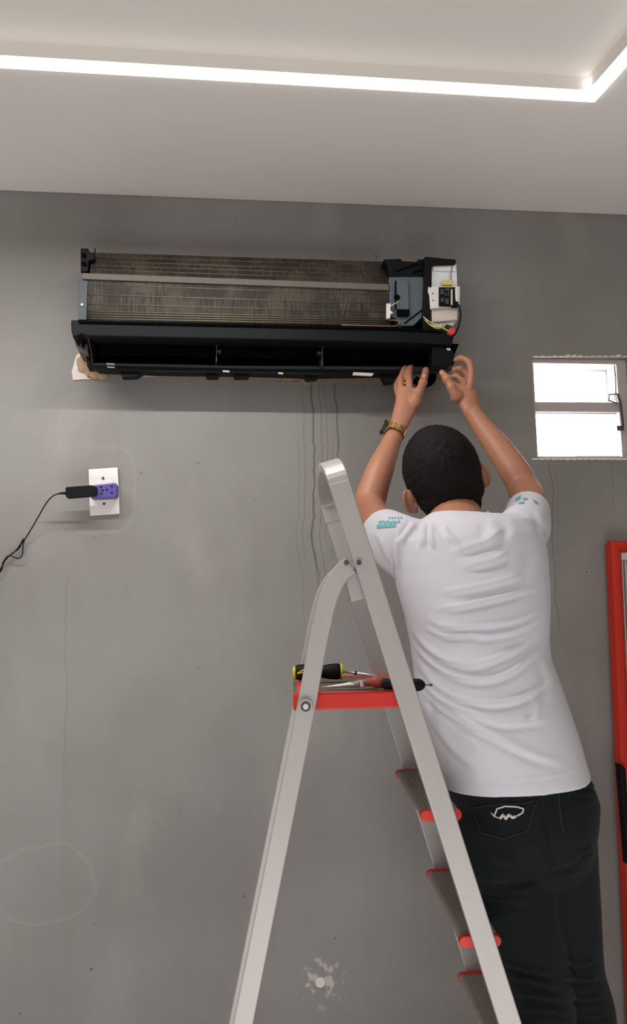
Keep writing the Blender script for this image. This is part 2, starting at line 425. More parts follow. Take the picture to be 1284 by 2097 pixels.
bm = BM()
for k in range(16):       # chipped plaster lip round the opening
    a = 1090 + k * 13; h = 2 + 4 * random.random()
    slabpx(bm, [(a, 731), (a + 13, 731), (a + 11, 731 - h), (a + 3, 731 - h * .7)], -.003, .006)
    slabpx(bm, [(a, 938), (a + 13, 938), (a + 12, 941 + h * .3), (a + 1, 942)], -.003, .006)
make('plaster_lip', bm, 'paper', win)

# ------------------------------------------------------------------ bare plaster below the air conditioner
def patch(name, pix, yf, t, m, jit=0.0):
    bm = BM(); slabpx(bm, pix, yf, t); return make(name, bm, m, wall)
patch('bare_plaster', [(149, 778), (147, 760), (156, 728), (163, 722), (170, 745), (178, 772), (186, 776)], -.004, .004, 'paper')
patch('bare_plaster', [(160, 715), (188, 715), (190, 752), (178, 760)], -.0045, .004, 'paper')
e = [(170, 771), (230, 774), (300, 772), (340, 777), (380, 783), (420, 779), (470, 784), (520, 780), (570, 785), (630, 787), (690, 783), (750, 786), (800, 785), (830, 783), (880, 786), (935, 783)]
patch('bare_plaster', e + [(935, 740), (170, 735)], -.003, .0035, 'plaster2')
patch('bare_plaster', [(255, 772), (330, 770), (390, 768), (450, 766), (566, 775), (566, 750), (255, 750)], -.005, .003, 'plaster')
bm = BM()
for k in range(60):
    a = random.uniform(164, 212); b = 742 + (a - 164) * .35 + random.uniform(-8, 16); c = Q(a, min(b, 770), -.004)
    bmesh.ops.create_icosphere(bm, subdivisions=2, radius=random.uniform(.006, .013), matrix=Matrix.Translation(c) @ Matrix.Diagonal((1.2, .7, 1, 1)))
foam = make('expanding_foam', bm, 'foam', wall, smooth=True)
bm = BM()
for k in range(22):
    a = random.uniform(570, 628); c = Q(a, random.uniform(768, 784), -.004)
    bmesh.ops.create_icosphere(bm, subdivisions=1, radius=random.uniform(.002, .007), matrix=Matrix.Translation(c))
make('crumbled_filler', bm, 'foam', wall)
bm = BM(); c = Q(656, 2012, -.001); disc(bm, c, (0, 1, 0), .0125, .004, 24); make('filled_hole', bm, 'paper', wall, bevel=.001)
scr = thing('wall_screw', Q(1201, 1171), 'tiny screw with pale washer in the wall, right of the white shirt', 'screw')
bm = BM(); disc(bm, Q(1201, 1171, -.001), (0, 1, 0), .005, .003, 16); make('washer', bm, 'cream', scr)
bm = BM(); disc(bm, Q(1201, 1171, -.004), (0, 1, 0), .0028, .004, 12); make('screw_head', bm, 'latch', scr)

# ------------------------------------------------------------------ air conditioner
ac = thing('air_conditioner', Q(540, 750, 0), 'opened wall-mounted air conditioner with bare coil and black chassis, cover removed', 'air conditioner')
def acp(name, pix, yf, t, m, bevel=.0015, parent=None, label=None):
    bm = BM(); slabpx(bm, pix, yf, t); return make(name, bm, m, parent or ac, bevel=bevel, label=label)
acp('back_chassis', [(172, 530), (930, 545), (925, 715), (190, 700)], -.09, .085, 'blackpl')
def bil(c, u, v):   # c: TL,TR,BR,BL
    return c[0].lerp(c[1], u).lerp(c[3].lerp(c[2], u), v)
def coil(c, lines, name):
    bm = BM(); n = 36
    prof = []
    back = [p + Vector((0, .04, 0)) for p in c]
    prism_v = [c[0], c[1], c[2], c[3]]
    # vertical lamella relief along the width
    cols = []
    for i in range(n * 6 + 1):
        u = i / (n * 6); dy = -.0003 if i % 2 else 0
        cols.append([bm.verts.new(bil(c, u, v) + Vector((0, dy, 0))) for v in (0, .5, 1)] + [bm.verts.new(bil(back, u, 1)), bm.verts.new(bil(back, u, 0))])
    for i in range(len(cols) - 1):
        for k in range(5): bm.faces.new((cols[i][k], cols[i + 1][k], cols[i + 1][(k + 1) % 5], cols[i][(k + 1) % 5]))
    bm.faces.new(cols[0]); bm.faces.new(cols[-1][::-1])
    o = make(name, bm, 'coil', ac)
    for v, r in lines:
        b2 = BM(); tube(b2, [bil(c, u, v) + Vector((0, -.0005, 0)) for u in (0.002, .5, .998)], r, 8); make('coil_tube', b2, 'tube', o, smooth=True)
    return o
U = [Q(188, 517, -.10), Q(795, 536, -.10), Q(797, 582, -.172), Q(184, 560, -.172)]
coil(U, [(.2, .0007), (.42, .0008), (.62, .0009), (.82, .0009)], 'evaporator_coil')
Lc = [Q(178, 572, -.176), Q(798, 596, -.176), Q(800, 668, -.16), Q(176, 656, -.16)]
coil(Lc, [(.12, .001), (.37, .0013), (.6, .0013), (.78, .0014), (.84, .0018), (.90, .0018), (.96, .002)], 'evaporator_coil')
acp('foam_strip', [(168, 559), (796, 582), (797, 594), (168, 571)], -.182, .006, 'band', .0005, label='grey foam strip across the coil')
acp('coil_end_plate', [(162, 574), (180, 574), (177, 655), (160, 655)], -.178, .08, 'greydark')
acp('coil_bracket', [(165, 508), (180, 508), (184, 516), (193, 518), (193, 530), (181, 534), (180, 556), (165, 556)], -.16, .09, 'blackpl')
bm = BM(); tube(bm, [Q(194, 520, -.15), Q(195, 508, -.15)], .0015, 6); make('wire_clip', bm, 'blackpl', ac)
bm = BM()
for p in ((169, 523), (169, 540)): disc(bm, Q(p[0] + 3, p[1], -.163), (0, 1, 0), .0055, .006, 12)
make('bracket_boss', bm, 'blackdeep', ac)
bm = BM(); disc(bm, Q(168, 624, -.18), (0, 1, 0), .003, .003, 10); make('plate_screw', bm, 'whitepl', ac)
# thin capillary tube bends over the fins
bm = BM(); tube(bm, smooth_path([Q(692, 534, -.105), Q(695, 552, -.135), Q(697, 580, -.178)]), .0008, 6); tube(bm, smooth_path([Q(711, 596, -.178), Q(707, 625, -.174), Q(702, 645, -.17)]), .0008, 6)
make('fin_scratch_wire', bm, 'tube', ac)
# drain tray / front beam
acp('drain_tray', [(145, 655), (160, 655), (800, 671), (905, 676), (930, 686), (926, 708), (860, 703), (640, 697), (180, 688), (168, 684), (152, 690), (146, 678)], -.20, .06, 'blackpl', .003)
acp('tray_lip', [(160, 655), (796, 670), (905, 677), (905, 680), (796, 674), (160, 660)], -.206, .01, 'blackdeep', .001)
acp('end_bracket', [(147, 676), (180, 684), (181, 700), (172, 692), (166, 706), (160, 690), (156, 700), (149, 690)], -.17, .06, 'blackpl', .002)
acp('insulation_stub', [(152, 690), (178, 694), (181, 726), (162, 722), (154, 706)], -.13, .08, 'greyrag', .003, label='grey-brown insulation')
acp('end_wall', [(178, 700), (184, 700), (192, 750), (178, 750), (176, 722)], -.11, .05, 'blackpl', .002)
# outlet cavity: side, top, back, and the blower drum inside
bm = BM()
TLc, TRc, BRc, BLc = (178, 686), (926, 702), (925, 748), (190, 748)
bm.free()
for (xa, xb, xc, ytop, w) in ((178, 190, 196, 687, .006), (928, 926, 920, 704, -.012)):
    bm = BM(); x = Q(xb, 750, -.12).x
    prism(bm, [Vector((x, p.y, p.z)) for p in (Q(xa, ytop, -.185), Q(xb, 750, -.10), Q(xc, 756, -.05), Q(xc, ytop, -.05))], (w, 0, 0))
    make('outlet_cheek', bm, 'blackdeep', ac)
bm = BM(); tube(bm, [Q(179, 688, -.187), Q(185, 712, -.16), Q(191, 750, -.102)], .001, 6); make('cheek_edge', bm, 'tube', ac)
acp('outlet_back', [(184, 690), (920, 704), (918, 758), (194, 756)], -.052, .03, 'blackdeep')
bm = BM()
a, b = Q(206, 708, -.115), Q(900, 720, -.115); ax = (b - a)
for k in range(26):
    th = 2 * math.pi * k / 26; o_ = Vector((0, math.cos(th), math.sin(th))) * .022
    tube(bm, [a + o_, b + o_], .0016, 5)
tube(bm, [a, b], .014, 14); make('blower_drum', bm, 'blackdeep', ac)
for p in ((443, 694, 740), (660, 697, 748)):
    bm = BM(); slabpx(bm, [(p[0], p[1]), (p[0] + 2, p[1]), (p[0] + 1, p[2]), (p[0] - 1, p[2])], -.150, .05)
    s = 1 if p[0] < 500 else -1
    slabpx(bm, [(p[0], p[1] + 23), (p[0] + 10 * s, p[1] + 23), (p[0] + 10 * s, p[1] + 26), (p[0], p[1] + 26)], -.150, .02)
    make('airflow_divider', bm, 'greydark', ac)
acp('outlet_floor', [(190, 742), (500, 748), (926, 750), (926, 757), (760, 759), (500, 762), (330, 757), (190, 752)], -.108, .045, 'greydark', .003)
acp('lower_lip', [(186, 748), (500, 755), (820, 757), (830, 765), (640, 768), (500, 764), (330, 762), (200, 757)], -.112, .04, 'blackpl', .002)
for pix in ([(243, 756), (276, 758), (298, 759), (280, 771), (250, 772)], [(420, 760), (452, 762), (446, 772), (424, 772)], [(622, 762), (660, 763), (650, 775), (628, 776)],
            [(478, 761), (511, 762), (510, 772), (480, 772)], [(780, 764), (815, 762), (824, 770), (804, 783), (790, 784)], [(700, 756), (712, 756), (712, 766), (700, 766)]):
    acp('clip', pix, -.10, .03, 'blackpl', .001)
for pix in ([(218, 743), (235, 744), (235, 747), (218, 746)], [(219, 750), (235, 751), (235, 753), (219, 752)], [(456, 758), (470, 759), (470, 762), (456, 761)],
            [(724, 762), (766, 764), (762, 770), (722, 768)], [(570, 762), (580, 763), (580, 766), (570, 765)]):
    acp('white_tab', pix, -.118, .006, 'cream', .0005)
# motor side
acp('motor_hood', [(786, 531), (820, 529), (824, 534), (852, 536), (858, 530), (870, 531), (870, 570), (797, 570), (794, 545)], -.165, .12, 'blackpl', .002)
bm = BM(); prism(bm, [Q(812, 556, -.168), Q(812, 553, -.168), Q(856, 538, -.168), Q(858, 541, -.168)], (0, .004, 0)); prism(bm, [Q(846, 560, -.168), Q(846, 557, -.168), Q(862, 550, -.168), Q(862, 554, -.168)], (0, .004, 0)); make('hood_rib', bm, 'blackdeep', ac)
mc = acp('motor_cover', [(797, 567), (867, 567), (869, 645), (847, 667), (822, 668), (812, 652), (800, 648)], -.178, .12, 'greypl', .002, label='slate grey motor cover')
acp('raised_hatch', [(811, 574), (836, 574), (838, 640), (836, 647), (813, 647), (811, 640)], -.186, .01, 'greypl', .0015, mc)
acp('hatch_slot', [(812, 633), (839, 633), (839, 645), (836, 648), (816, 648), (812, 643)], -.1875, .004, 'blackdeep', .001, mc)
bm = BM(); disc(bm, Q(813, 609, -.187), (0, 1, 0), .0075, .003, 18); slabpx(bm, [(809, 575), (812, 575), (812, 633), (809, 633)], -.1865, .003); make('hatch_hole', bm, 'blackdeep', mc)
bm = BM(); prism(bm, [Q(828, 664, -.18), Q(828, 661, -.18), Q(868, 630, -.18), Q(869, 633, -.18)], (0, .004, 0)); make('cover_groove', bm, 'blackdeep', mc)
acp('chassis_column', [(870, 525), (934, 531), (934, 540), (884, 542), (884, 600), (882, 640), (884, 688), (868, 684), (866, 640), (869, 580)], -.19, .14, 'blackpl', .002)
acp('chassis_foot', [(800, 668), (822, 668), (850, 668), (866, 650), (884, 660), (884, 690), (800, 676)], -.16, .08, 'blackdeep', .002)
eb = acp('electrical_box', [(884, 537), (935, 540), (938, 600), (937, 655), (928, 668), (912, 664), (900, 672), (882, 668), (882, 600)], -.176, .12, 'zinc', .002, label='bright metal electrical box')
acp('box_lid', [(886, 538), (933, 541), (933, 556), (887, 554)], -.180, .006, 'zinc', .001, eb)
bm = BM(); tube(bm, smooth_path([Q(926, 545, -.181), Q(924, 560, -.183), Q(924, 574, -.183)]), .001, 6); make('lead_wire', bm, 'latch', eb)
acp('terminal_block', [(907, 573), (928, 573), (928, 583), (906, 583)], -.19, .012, 'yellow', .001, eb, label='pale yellow terminal block')
hb = acp('board_holder', [(878, 586), (882, 590), (884, 586), (942, 586), (943, 600), (941, 627), (900, 630), (882, 632), (880, 604), (877, 596)], -.196, .02, 'whitepl', .0015, eb)
acp('circuit_board', [(899, 588), (932, 588), (932, 628), (899, 627)], -.199, .004, 'blackpl', .0005, hb, label='black circuit board')
bm = BM()
for (a, b, c_, d_) in ((902, 592, 909, 603), (912, 590, 921, 595), (911, 598, 914, 606), (917, 597, 920, 606), (903, 610, 909, 618), (912, 611, 919, 622)):
    slabpx(bm, [(a, b), (c_, b), (c_, d_), (a, d_)], -.203, .004)
make('chip', bm, 'greydark', hb)
acp('relay', [(933, 588), (939, 588), (939, 617), (934, 617)], -.206, .012, 'whitepl', .001, hb)
acp('connector_row', [(924, 592), (927, 592), (927, 624), (924, 624)], -.204, .008, 'cream', .0005, hb)
acp('dark_socket', [(927, 612), (939, 614), (938, 629), (926, 628)], -.203, .01, 'blackpl', .001, hb)
bm = BM()
for p in ((886, 601), (887, 615)): disc(bm, Q(p[0], p[1], -.197), (0, 1, 0), .0015, .002, 8)
make('holder_hole', bm, 'blackdeep', hb)
acp('wiring_shelf', [(884, 634), (938, 630), (937, 655), (884, 660)], -.186, .012, 'cream', .002, eb)
bm = BM(); tube(bm, smooth_path([Q(867, 649, -.195), Q(880, 659, -.20), Q(900, 668, -.205), Q(922, 680, -.205)]), .0015, 8)
tube(bm, smooth_path([Q(870, 655, -.195), Q(885, 668, -.2), Q(905, 668, -.205)]), .0013, 8)
tube(bm, smooth_path([Q(882, 664, -.2), Q(892, 672, -.2), Q(908, 670, -.2), Q(912, 664, -.2)]), .0014, 8)
make('yellow_wires', bm, 'yellow', ac, smooth=True)
acp('red_connector', [(921, 672), (931, 670), (933, 680), (926, 686), (918, 682)], -.212, .014, 'redcon', .001)
bm = BM(); tube(bm, smooth_path([Q(939, 624, -.2), Q(943, 640, -.2), Q(941, 660, -.2), Q(934, 680, -.2), Q(924, 692, -.2)]), .0024, 8); make('black_cable', bm, 'blackpl', ac, smooth=True)
acp('sensor_holder', [(792, 621), (800, 621), (800, 636), (806, 640), (800, 643), (799, 652), (792, 652)], -.19, .01, 'whitepl', .001)
bm = BM(); tube(bm, smooth_path([Q(799, 627, -.193), Q(808, 622, -.197), Q(817, 617, -.19)]), .0013, 6); make('sensor_wire', bm, 'yellow', ac)
bm = BM(); tube(bm, smooth_path([Q(797, 656, -.172), Q(812, 656, -.176), Q(818, 661, -.178), Q(813, 667, -.178), Q(797, 668, -.178), Q(700, 666, -.168)]), .002, 8); make('return_bend', bm, 'copper', ac, smooth=True)
bm = BM(); disc(bm, Q(908, 735, -.17), (1, 0, 0), .018, .05, 20); disc(bm, Q(926, 736, -.17), (1, .0, 0), .014, .006, 20)
slabpx(bm, [(886, 708), (924, 712), (929, 722), (928, 744), (918, 750), (886, 750)], -.188, .05)
make('swing_motor', bm, 'blackpl', ac, bevel=.001)
bm = BM()
for k in range(7):
    slabpx(bm, [(905 + k * 2, 690 + (k % 3) * 5), (924 + (k % 2) * 3, 690 + (k % 3) * 5), (922 + (k % 2) * 4, 697 + (k % 3) * 5), (905, 697 + (k % 3) * 5)], -.19 + .003 * k, .006)
make('gear_bracket', bm, 'blackpl', ac)
acp('bracket_tab', [(914, 712), (923, 713), (922, 718), (916, 717)], -.19, .004, 'zinc', .0005)
bm = BM(); tube(bm, smooth_path([Q(870, 740, -.06), Q(884, 760, -.065), Q(884, 778, -.06), Q(868, 786, -.05), Q(850, 778, -.04)]), .011, 14); make('drain_hose', bm, 'blackdeep', ac, smooth=True, label='black insulated drain hose')

# ------------------------------------------------------------------ outlet, adapter, plug
out = thing('wall_outlet', Q(213, 1006), 'white rectangular wall outlet plate under the air conditioner, left side', 'outlet')
acp('cover_plate', [(181, 961), (241, 957), (245, 1052), (184, 1056)], -.010, .010, 'plate', .002, out)
acp('socket_insert', [(193, 986), (231, 984), (232, 1024), (195, 1026)], -.012, .004, 'plate', .001, out)
for p in ((211, 979), (213, 1032)):
    bm = BM(); disc(bm, Q(p[0], p[1], -.011), (0, 1, 0), .0034, .003, 12); make('screw', bm, 'latch', out, label='dark screw')
ad = thing('plug_adapter', Q(212, 1004, -.012), 'purple multi-way plug adapter pushed into the white outlet', 'adapter')
acp('body', [(185, 994), (236, 988), (240, 992), (240, 1014), (236, 1019), (186, 1021)], -.048, .036, 'purple', .004, ad)
bm = BM()
for p in ((207, 997), (208, 1011), (210, 1004), (219, 1003), (229, 996), (229, 1009)): disc(bm, Q(p[0], p[1], -.0482), (0, 1, 0), .0029, .001, 12)
make('socket_holes', bm, 'hole', ad)
pc = thing('power_cord', Q(165, 1005, -.05), 'black plug with thin black cord hanging off to the left edge', 'power cord')
acp('plug', [(134, 997), (186, 993), (197, 996), (198, 1012), (188, 1016), (138, 1020), (134, 1016)], -.07, .021, 'blackpl', .003, pc)
bm = BM(); tube(bm, [Q(136, 1010, -.06), Q(128, 1010, -.06), Q(119, 1011, -.06)], [.004, .0032, .002], 10); make('strain_relief', bm, 'blackpl', pc)
bm = BM()
cp = [(120, 1011, -.06), (108, 1016, -.055), (95, 1030, -.04), (82, 1052, -.03), (66, 1080, -.02), (52, 1103, -.012), (45, 1112, -.01), (38, 1124, -.01), (24, 1134, -.01), (12, 1146, -.012), (4, 1160, -.015), (-12, 1190, -.02), (-60, 1260, -.03)]
tube(bm, smooth_path([Q(*c) for c in cp]), .0016, 8)
cp = [(50, 1106, -.008), (47, 1118, -.012), (46, 1134, -.015), (42, 1142, -.015), (34, 1143, -.015), (18, 1138, -.014), (6, 1152, -.01), (4, 1166, -.01), (-8, 1180, -.01)]
tube(bm, smooth_path([Q(*c) for c in cp]), .0015, 8)
tube(bm, smooth_path([Q(48, 1103, -.014), Q(40, 1118, -.014), Q(30, 1130, -.014), Q(14, 1142, -.014)]), .0017, 8)
make('cord', bm, 'blackpl', pc, smooth=True)

# ------------------------------------------------------------------ red framed glass panel at the right edge
yp = -.062
fp = thing('framed_glass_panel', Q(1270, 1300, yp) * 1.0, 'tall red-framed glass panel against the wall at the right edge', 'glass panel')
tl = Q(1236, 1110, -.012); fx0 = tl.x; fz1 = tl.z - .012; fx1 = fx0 + .56; fz0 = 0.0
fp.location = (fx0, yp, 0)
fwid = .0205
bm = BM(); box(bm, (fx0 + .004, yp + .03, 0.0), (fx1 - .004, -.012, fz1 - .004)); make('carcass', bm, 'redpaint', fp, bevel=.002)
bm = BM()
def bev_frame(bm, x0, x1, z0, z1, y, w, d):
    cs = [(x0, z0), (x1, z0), (x1, z1), (x0, z1)]; sg = [(1, 1), (-1, 1), (-1, -1), (1, -1)]
    prof = [(0, d), (0, .006), (.006, 0), (w * .55, 0), (w, .010), (w, d)]
    rings = [[bm.verts.new((x + s[0] * a, y + b, z + s[1] * a)) for a, b in prof] for (x, z), s in zip(cs, sg)]
    for i in range(4):
        for k in range(6): bm.faces.new((rings[i][k], rings[(i + 1) % 4][k], rings[(i + 1) % 4][(k + 1) % 6], rings[i][(k + 1) % 6]))
bev_frame(bm, fx0, fx1, .04, fz1, yp, .030, .03)
make('door_frame', bm, 'redpaint', fp)
bm = BM(); box(bm, (fx0 + .028, yp + .016, .07), (fx1 - .028, yp + .02, fz1 - .05)); make('glass_pane', bm, 'cabglass', fp)
bm = BM(); box(bm, (fx0 + .030, yp + .010, fz1 - .052), (fx1 - .03, yp + .018, fz1 - .032)); make('top_strip', bm, 'cream', fp, label='off-white strip under the top rail')
for dx in (.030, .040):
    bm = BM(); box(bm, (fx0 + dx, yp + .0125, .075), (fx0 + dx + .005, yp + .017, fz1 - .053)); make('inner_bead', bm, 'winframe', fp)
h0, h1 = Q(1265, 1572, yp), Q(1272, 1780, yp)
bm = BM(); prism(bm, [Vector((fx0 - .012, yp - .012, h0.z)), Vector((fx0 + .004, yp - .012, h0.z - .012)), Vector((fx0 + .008, yp - .012, h1.z + .004)), Vector((fx0 - .002, yp - .012, h1.z))], (0, .03, 0))
make('handle', bm, 'blackpl', fp, bevel=.003, label='black door handle')
lean = .022                                   # the panel leans a little
fp.rotation_euler = (0, lean, 0); fp.location = (fx0 - fz1 * math.sin(lean), yp, .56 * math.sin(lean))

# ------------------------------------------------------------------ step ladder
HL = YAW - rad(1.4)
EY = Vector((math.sin(HL), math.cos(HL), 0)); EX = Vector((math.cos(HL), -math.sin(HL), 0)); EZ = Vector((0, 0, 1))
DN, DF = 1.49, 1.91
NP0 = CAM + EY * DN
def LP(px, py, d=DN):
    r = ray(px, py); return CAM + r * (d / r.dot(EY))
def to_floor(a, b):      # extend line a->b down to z=0
    t = a.z / (a.z - b.z); return a + (b - a) * t
lad = thing('step_ladder', LP(800, 2097) * 1.0, 'grey aluminium step ladder with red caps, standing open beside the man', 'ladder')
lad.location = Vector((lad.location.x, lad.location.y, 0))
W = DF - DN
ra = LP(695, 986); rb = LP(1040, 2097); rfoot = to_floor(ra, rb)
rdir = (ra - rb).normalized()
wdir = rdir.cross(EY).normalized()
T = .022
o_half = EY * (T / 2)
for s in (0, 1):
    bm = BM(); off = EY * (W * s) + o_half * (1 if s == 0 else -1)
    sweep_rect(bm, [ra + off, rfoot + off + EZ * .03], wdir, .0375, T); make('side_rail', bm, 'alu', lad, bevel=.002)
    bm = BM(); sweep_rect(bm, [rfoot + off + rdir * .06, rfoot + off], wdir, .045, T + .008); make('rubber_foot', bm, 'blackpl', lad)
    # swaged edge beads running along the outer face
bm = BM(); path = []; wd = []
n = 28; hw = (W - T) / 2
for k in range(n + 1):
    th = math.pi * k / n
    cx = -math.copysign(abs(math.cos(th)) ** .8, math.cos(th)); cz = abs(math.sin(th)) ** .9
    path.append(ra + o_half + EY * (hw + hw * cx) + rdir * (.055 * cz))
wd = [wdir] * (n + 1)
path = [ra + o_half - rdir * .02] + path + [ra + o_half + EY * (2 * hw) - rdir * .02]; wd = [wdir] * len(path)
sweep_rect(bm, path, wd, .0385, T * .8); make('top_handle', bm, 'alu', lad, bevel=.0025, smooth=False)
# far rail sleeve seam
bm = BM(); q = ra + EY * (W) - o_half - rdir * .005; sweep_rect(bm, [q, q - rdir * .028], wdir, .040, T + .003); make('rail_sleeve', bm, 'alu', lad, bevel=.001)
legpx = [(719, 1157), (704, 1168), (690, 1187), (678, 1212), (668, 1243), (660, 1278), (651, 1320), (630, 1435), (609, 1540), (554, 1815), (498, 2097)]
lp = [LP(a, b) for a, b in legpx]
lp.append(to_floor(lp[-2], lp[-1]))
lpath = smooth_path(lp[:8], 5) + lp[8:]
for s in (0, 1):
    bm = BM(); off = EY * (W * s) + o_half * (1 if s == 0 else -1) + EY * (.004 if s == 0 else -.004)
    sweep_rect(bm, [p + off for p in lpath], [EX] * len(lpath), .031, T) if False else None
    path, TT = frames([p + off for p in lpath])
    wds = [t.cross(EY).normalized() for t in TT]
    sweep_rect(bm, path, wds, .0325, T); make('rear_leg', bm, 'alu', lad, bevel=.002)
    bm = BM(); f = path[-1]; d = (path[-2] - f).normalized(); sweep_rect(bm, [f + d * .06, f], wds[-1], .04, T + .008); make('rubber_foot', bm, 'blackpl', lad)
# pivots
for (a, b) in ((710, 1152), (735, 1152)):
    bm = BM(); disc(bm, LP(a, b, DN - .002), EY, .0045, .008, 16); make('pivot_rivet', bm, 'latch', lad)
bm = BM(); disc(bm, LP(723, 1168, DN + .02), EY, .006, W * 1.86, 12) if False else tube(bm, [LP(720, 1158) + EY * .01, LP(720, 1158) + EY * (W - .01)], .006, 12); make('pivot_rod', bm, 'alu', lad)
bm = BM(); sweep_rect(bm, [LP(722, 1165) + EY * .026, LP(738, 1228) + EY * .026], wdir, .03, .004); make('hinge_plate', bm, 'alu', lad, bevel=.001)
# steps
def step(cxpx, cypx, first=True):
    c = LP(cxpx, cypx)
    return c
def stad(w, h, n=8):
    pts = []
    for sgn in (1, -1):
        for k in range(n + 1):
            th = -math.pi / 2 + math.pi * k / n
            pts.append((sgn * (w / 2 - h / 2 + h / 2 * math.cos(th)), sgn * (h / 2 * math.sin(th))))
    return pts
def ext(bm, pts2, c, d0, d1):
    prism(bm, [c + EX * a + EZ * b + EY * d0 for a, b in pts2], EY * (d1 - d0))
s1, s2 = LP(908, 1677), LP(990, 1940)
dstep = s2 - s1
steps = []
for k in range(5):
    c = s1 + dstep * k
    if c.z < .1: break
    steps.append(c)
    bm = BM(); ext(bm, [(a, b) for a, b in stad(.070, .016)], c, .034, W - .034)
    for j in range(9):
        u = -.028 + j * .007; box2 = [(u, .0075), (u + .003, .0075), (u + .003, .0095), (u, .0095)]; ext(bm, box2, c, .034, W - .034)
    tr = make('step', bm, 'tread', lad)
    for (d0, d1) in ((.0225, .036), (W - .036, W - .0225)):
        bm = BM(); ext(bm, stad(.0745, .0205), c, d0, d1); make('end_cap', bm, 'red', tr, bevel=.002, label='red plastic end cap')
# platform
PT = LP(720, 1421).z; PB = LP(720, 1456).z
pxl = (LP(600, 1438) - NP0).dot(EX); pxr = (LP(846, 1438) - NP0).dot(EX)
pc0 = NP0.copy(); pc0.z = 0
bm = BM(); prism(bm, [pc0 + EX * pxl + EZ * (PB + .004) + EY * .04, pc0 + EX * pxr + EZ * (PB + .004) + EY * .04, pc0 + EX * pxr + EZ * (PT - .002) + EY * .04, pc0 + EX * pxl + EZ * (PT - .002) + EY * .04], EY * (W - .08))
plat = make('platform', bm, 'tread_dark', lad, bevel=.002)
for (d0, d1) in ((.024, .05), (W - .05, W - .024)):
    bm = BM(); prism(bm, [pc0 + EX * pxl + EZ * (PB) + EY * d0, pc0 + EX * pxr + EZ * PB + EY * d0, pc0 + EX * pxr + EZ * PT + EY * d0, pc0 + EX * pxl + EZ * PT + EY * d0], EY * (d1 - d0)); make('end_cap', bm, 'red', plat, bevel=.003, label='red plastic platform end')
bm = BM(); prism(bm, [pc0 + EX * pxl + EZ * (PB) + EY * .03, pc0 + EX * (pxl + .05) + EZ * PB + EY * .03, pc0 + EX * (pxl + .05) + EZ * (PT + .003) + EY * .03, pc0 + EX * (pxl + .012) + EZ * (PT + .003) + EY * .03, pc0 + EX * pxl + EZ * (PT - .01) + EY * .03], EY * (W - .06))
make('side_bar', bm, 'red', plat, bevel=.003)
bm = BM()
for u in (.012, .05):
    q = pc0 + EX * (pxl + u) + EZ * (PT + .0) + EY * (W - .05); disc(bm, q, EY, .012, .03, 14)
make('hinge_knuckle', bm, 'red', plat)
for s in (0, 1):
    bm = BM(); q = LP(626, 1446) + EY * ((W + .004) * s) - EY * .003
    disc(bm, q, EY, .0125, .004, 24); r = make('washer', bm, 'alu', lad, bevel=.0008)
    bm = BM(); disc(bm, q - EY * .002 * (1 if s == 0 else -1), EY, .0090, .002, 20); make('bolt_recess', bm, 'latch', r)
    bm = BM(); disc(bm, q - EY * .003 * (1 if s == 0 else -1), EY, .0055, .003, 6); make('bolt_head', bm, 'chrome', r, bevel=.0005)
# stay arm between platform and leg
# ------------------------------------------------------------------ tools on the platform
def TP(px, d, h):        # point above the platform at pixel column px, distance d, height h above platform
    p = LP(px, 1400, d); p.z = PT + h; return p
sd = thing('screwdriver', TP(650, 1.74, 0), 'screwdriver with chunky black and yellow grip lying at the back of the ladder platform', 'screwdriver')
D1 = 1.74; rr = .0165
a = TP(601, D1, rr + .004); b = TP(702, D1, rr + .004); tip = TP(812, D1 - .02, .004)
ax = (b - a)
prof = [(0, .006), (.03, .012), (.08, .0155), (.2, .0165), (.34, .0165), (.45, .0125), (.56, .0118), (.72, .0155), (.88, .0165), (.96, .0155), (.97, .012)]
bm = BM(); tube(bm, [a + ax * t for t, r in prof], [r for t, r in prof], 18); make('grip', bm, 'blackpl', sd, smooth=True)
bm = BM(); tube(bm, [a - ax * .012, a + ax * .0, a + ax * .045], [.004, .011, .0135], 18); make('end_cap', bm, 'yellowpl', sd, smooth=True, label='yellow butt end')
bm = BM(); tube(bm, [a + ax * .955, a + ax * .99], [.0165, .0165], 18); tube(bm, [a + ax * .99, a + ax * 1.05], [.006, .004], 12); make('collar', bm, 'yellowpl', sd, label='yellow collar')
# triangular yellow outline badge on the grip
bm = BM(); nrm = -EY; up = EZ
tri = [a + ax * t - EY * (.0158) + EZ * h for t, h in ((.08, -.001), (.3, .011), (.3, .002))]
tube(bm, tri + [tri[0]], .0014, 6); make('grip_mark', bm, 'yellowpl', sd)
bm = BM(); tube(bm, [b, tip], .0028, 10); make('shaft', bm, 'chrome', sd, smooth=True)
bm = BM(); m1 = b.lerp(tip, .23); m2 = b.lerp(tip, .26); tube(bm, [m1, m2], .0042, 10); make('shaft_ring', bm, 'blackpl', sd)

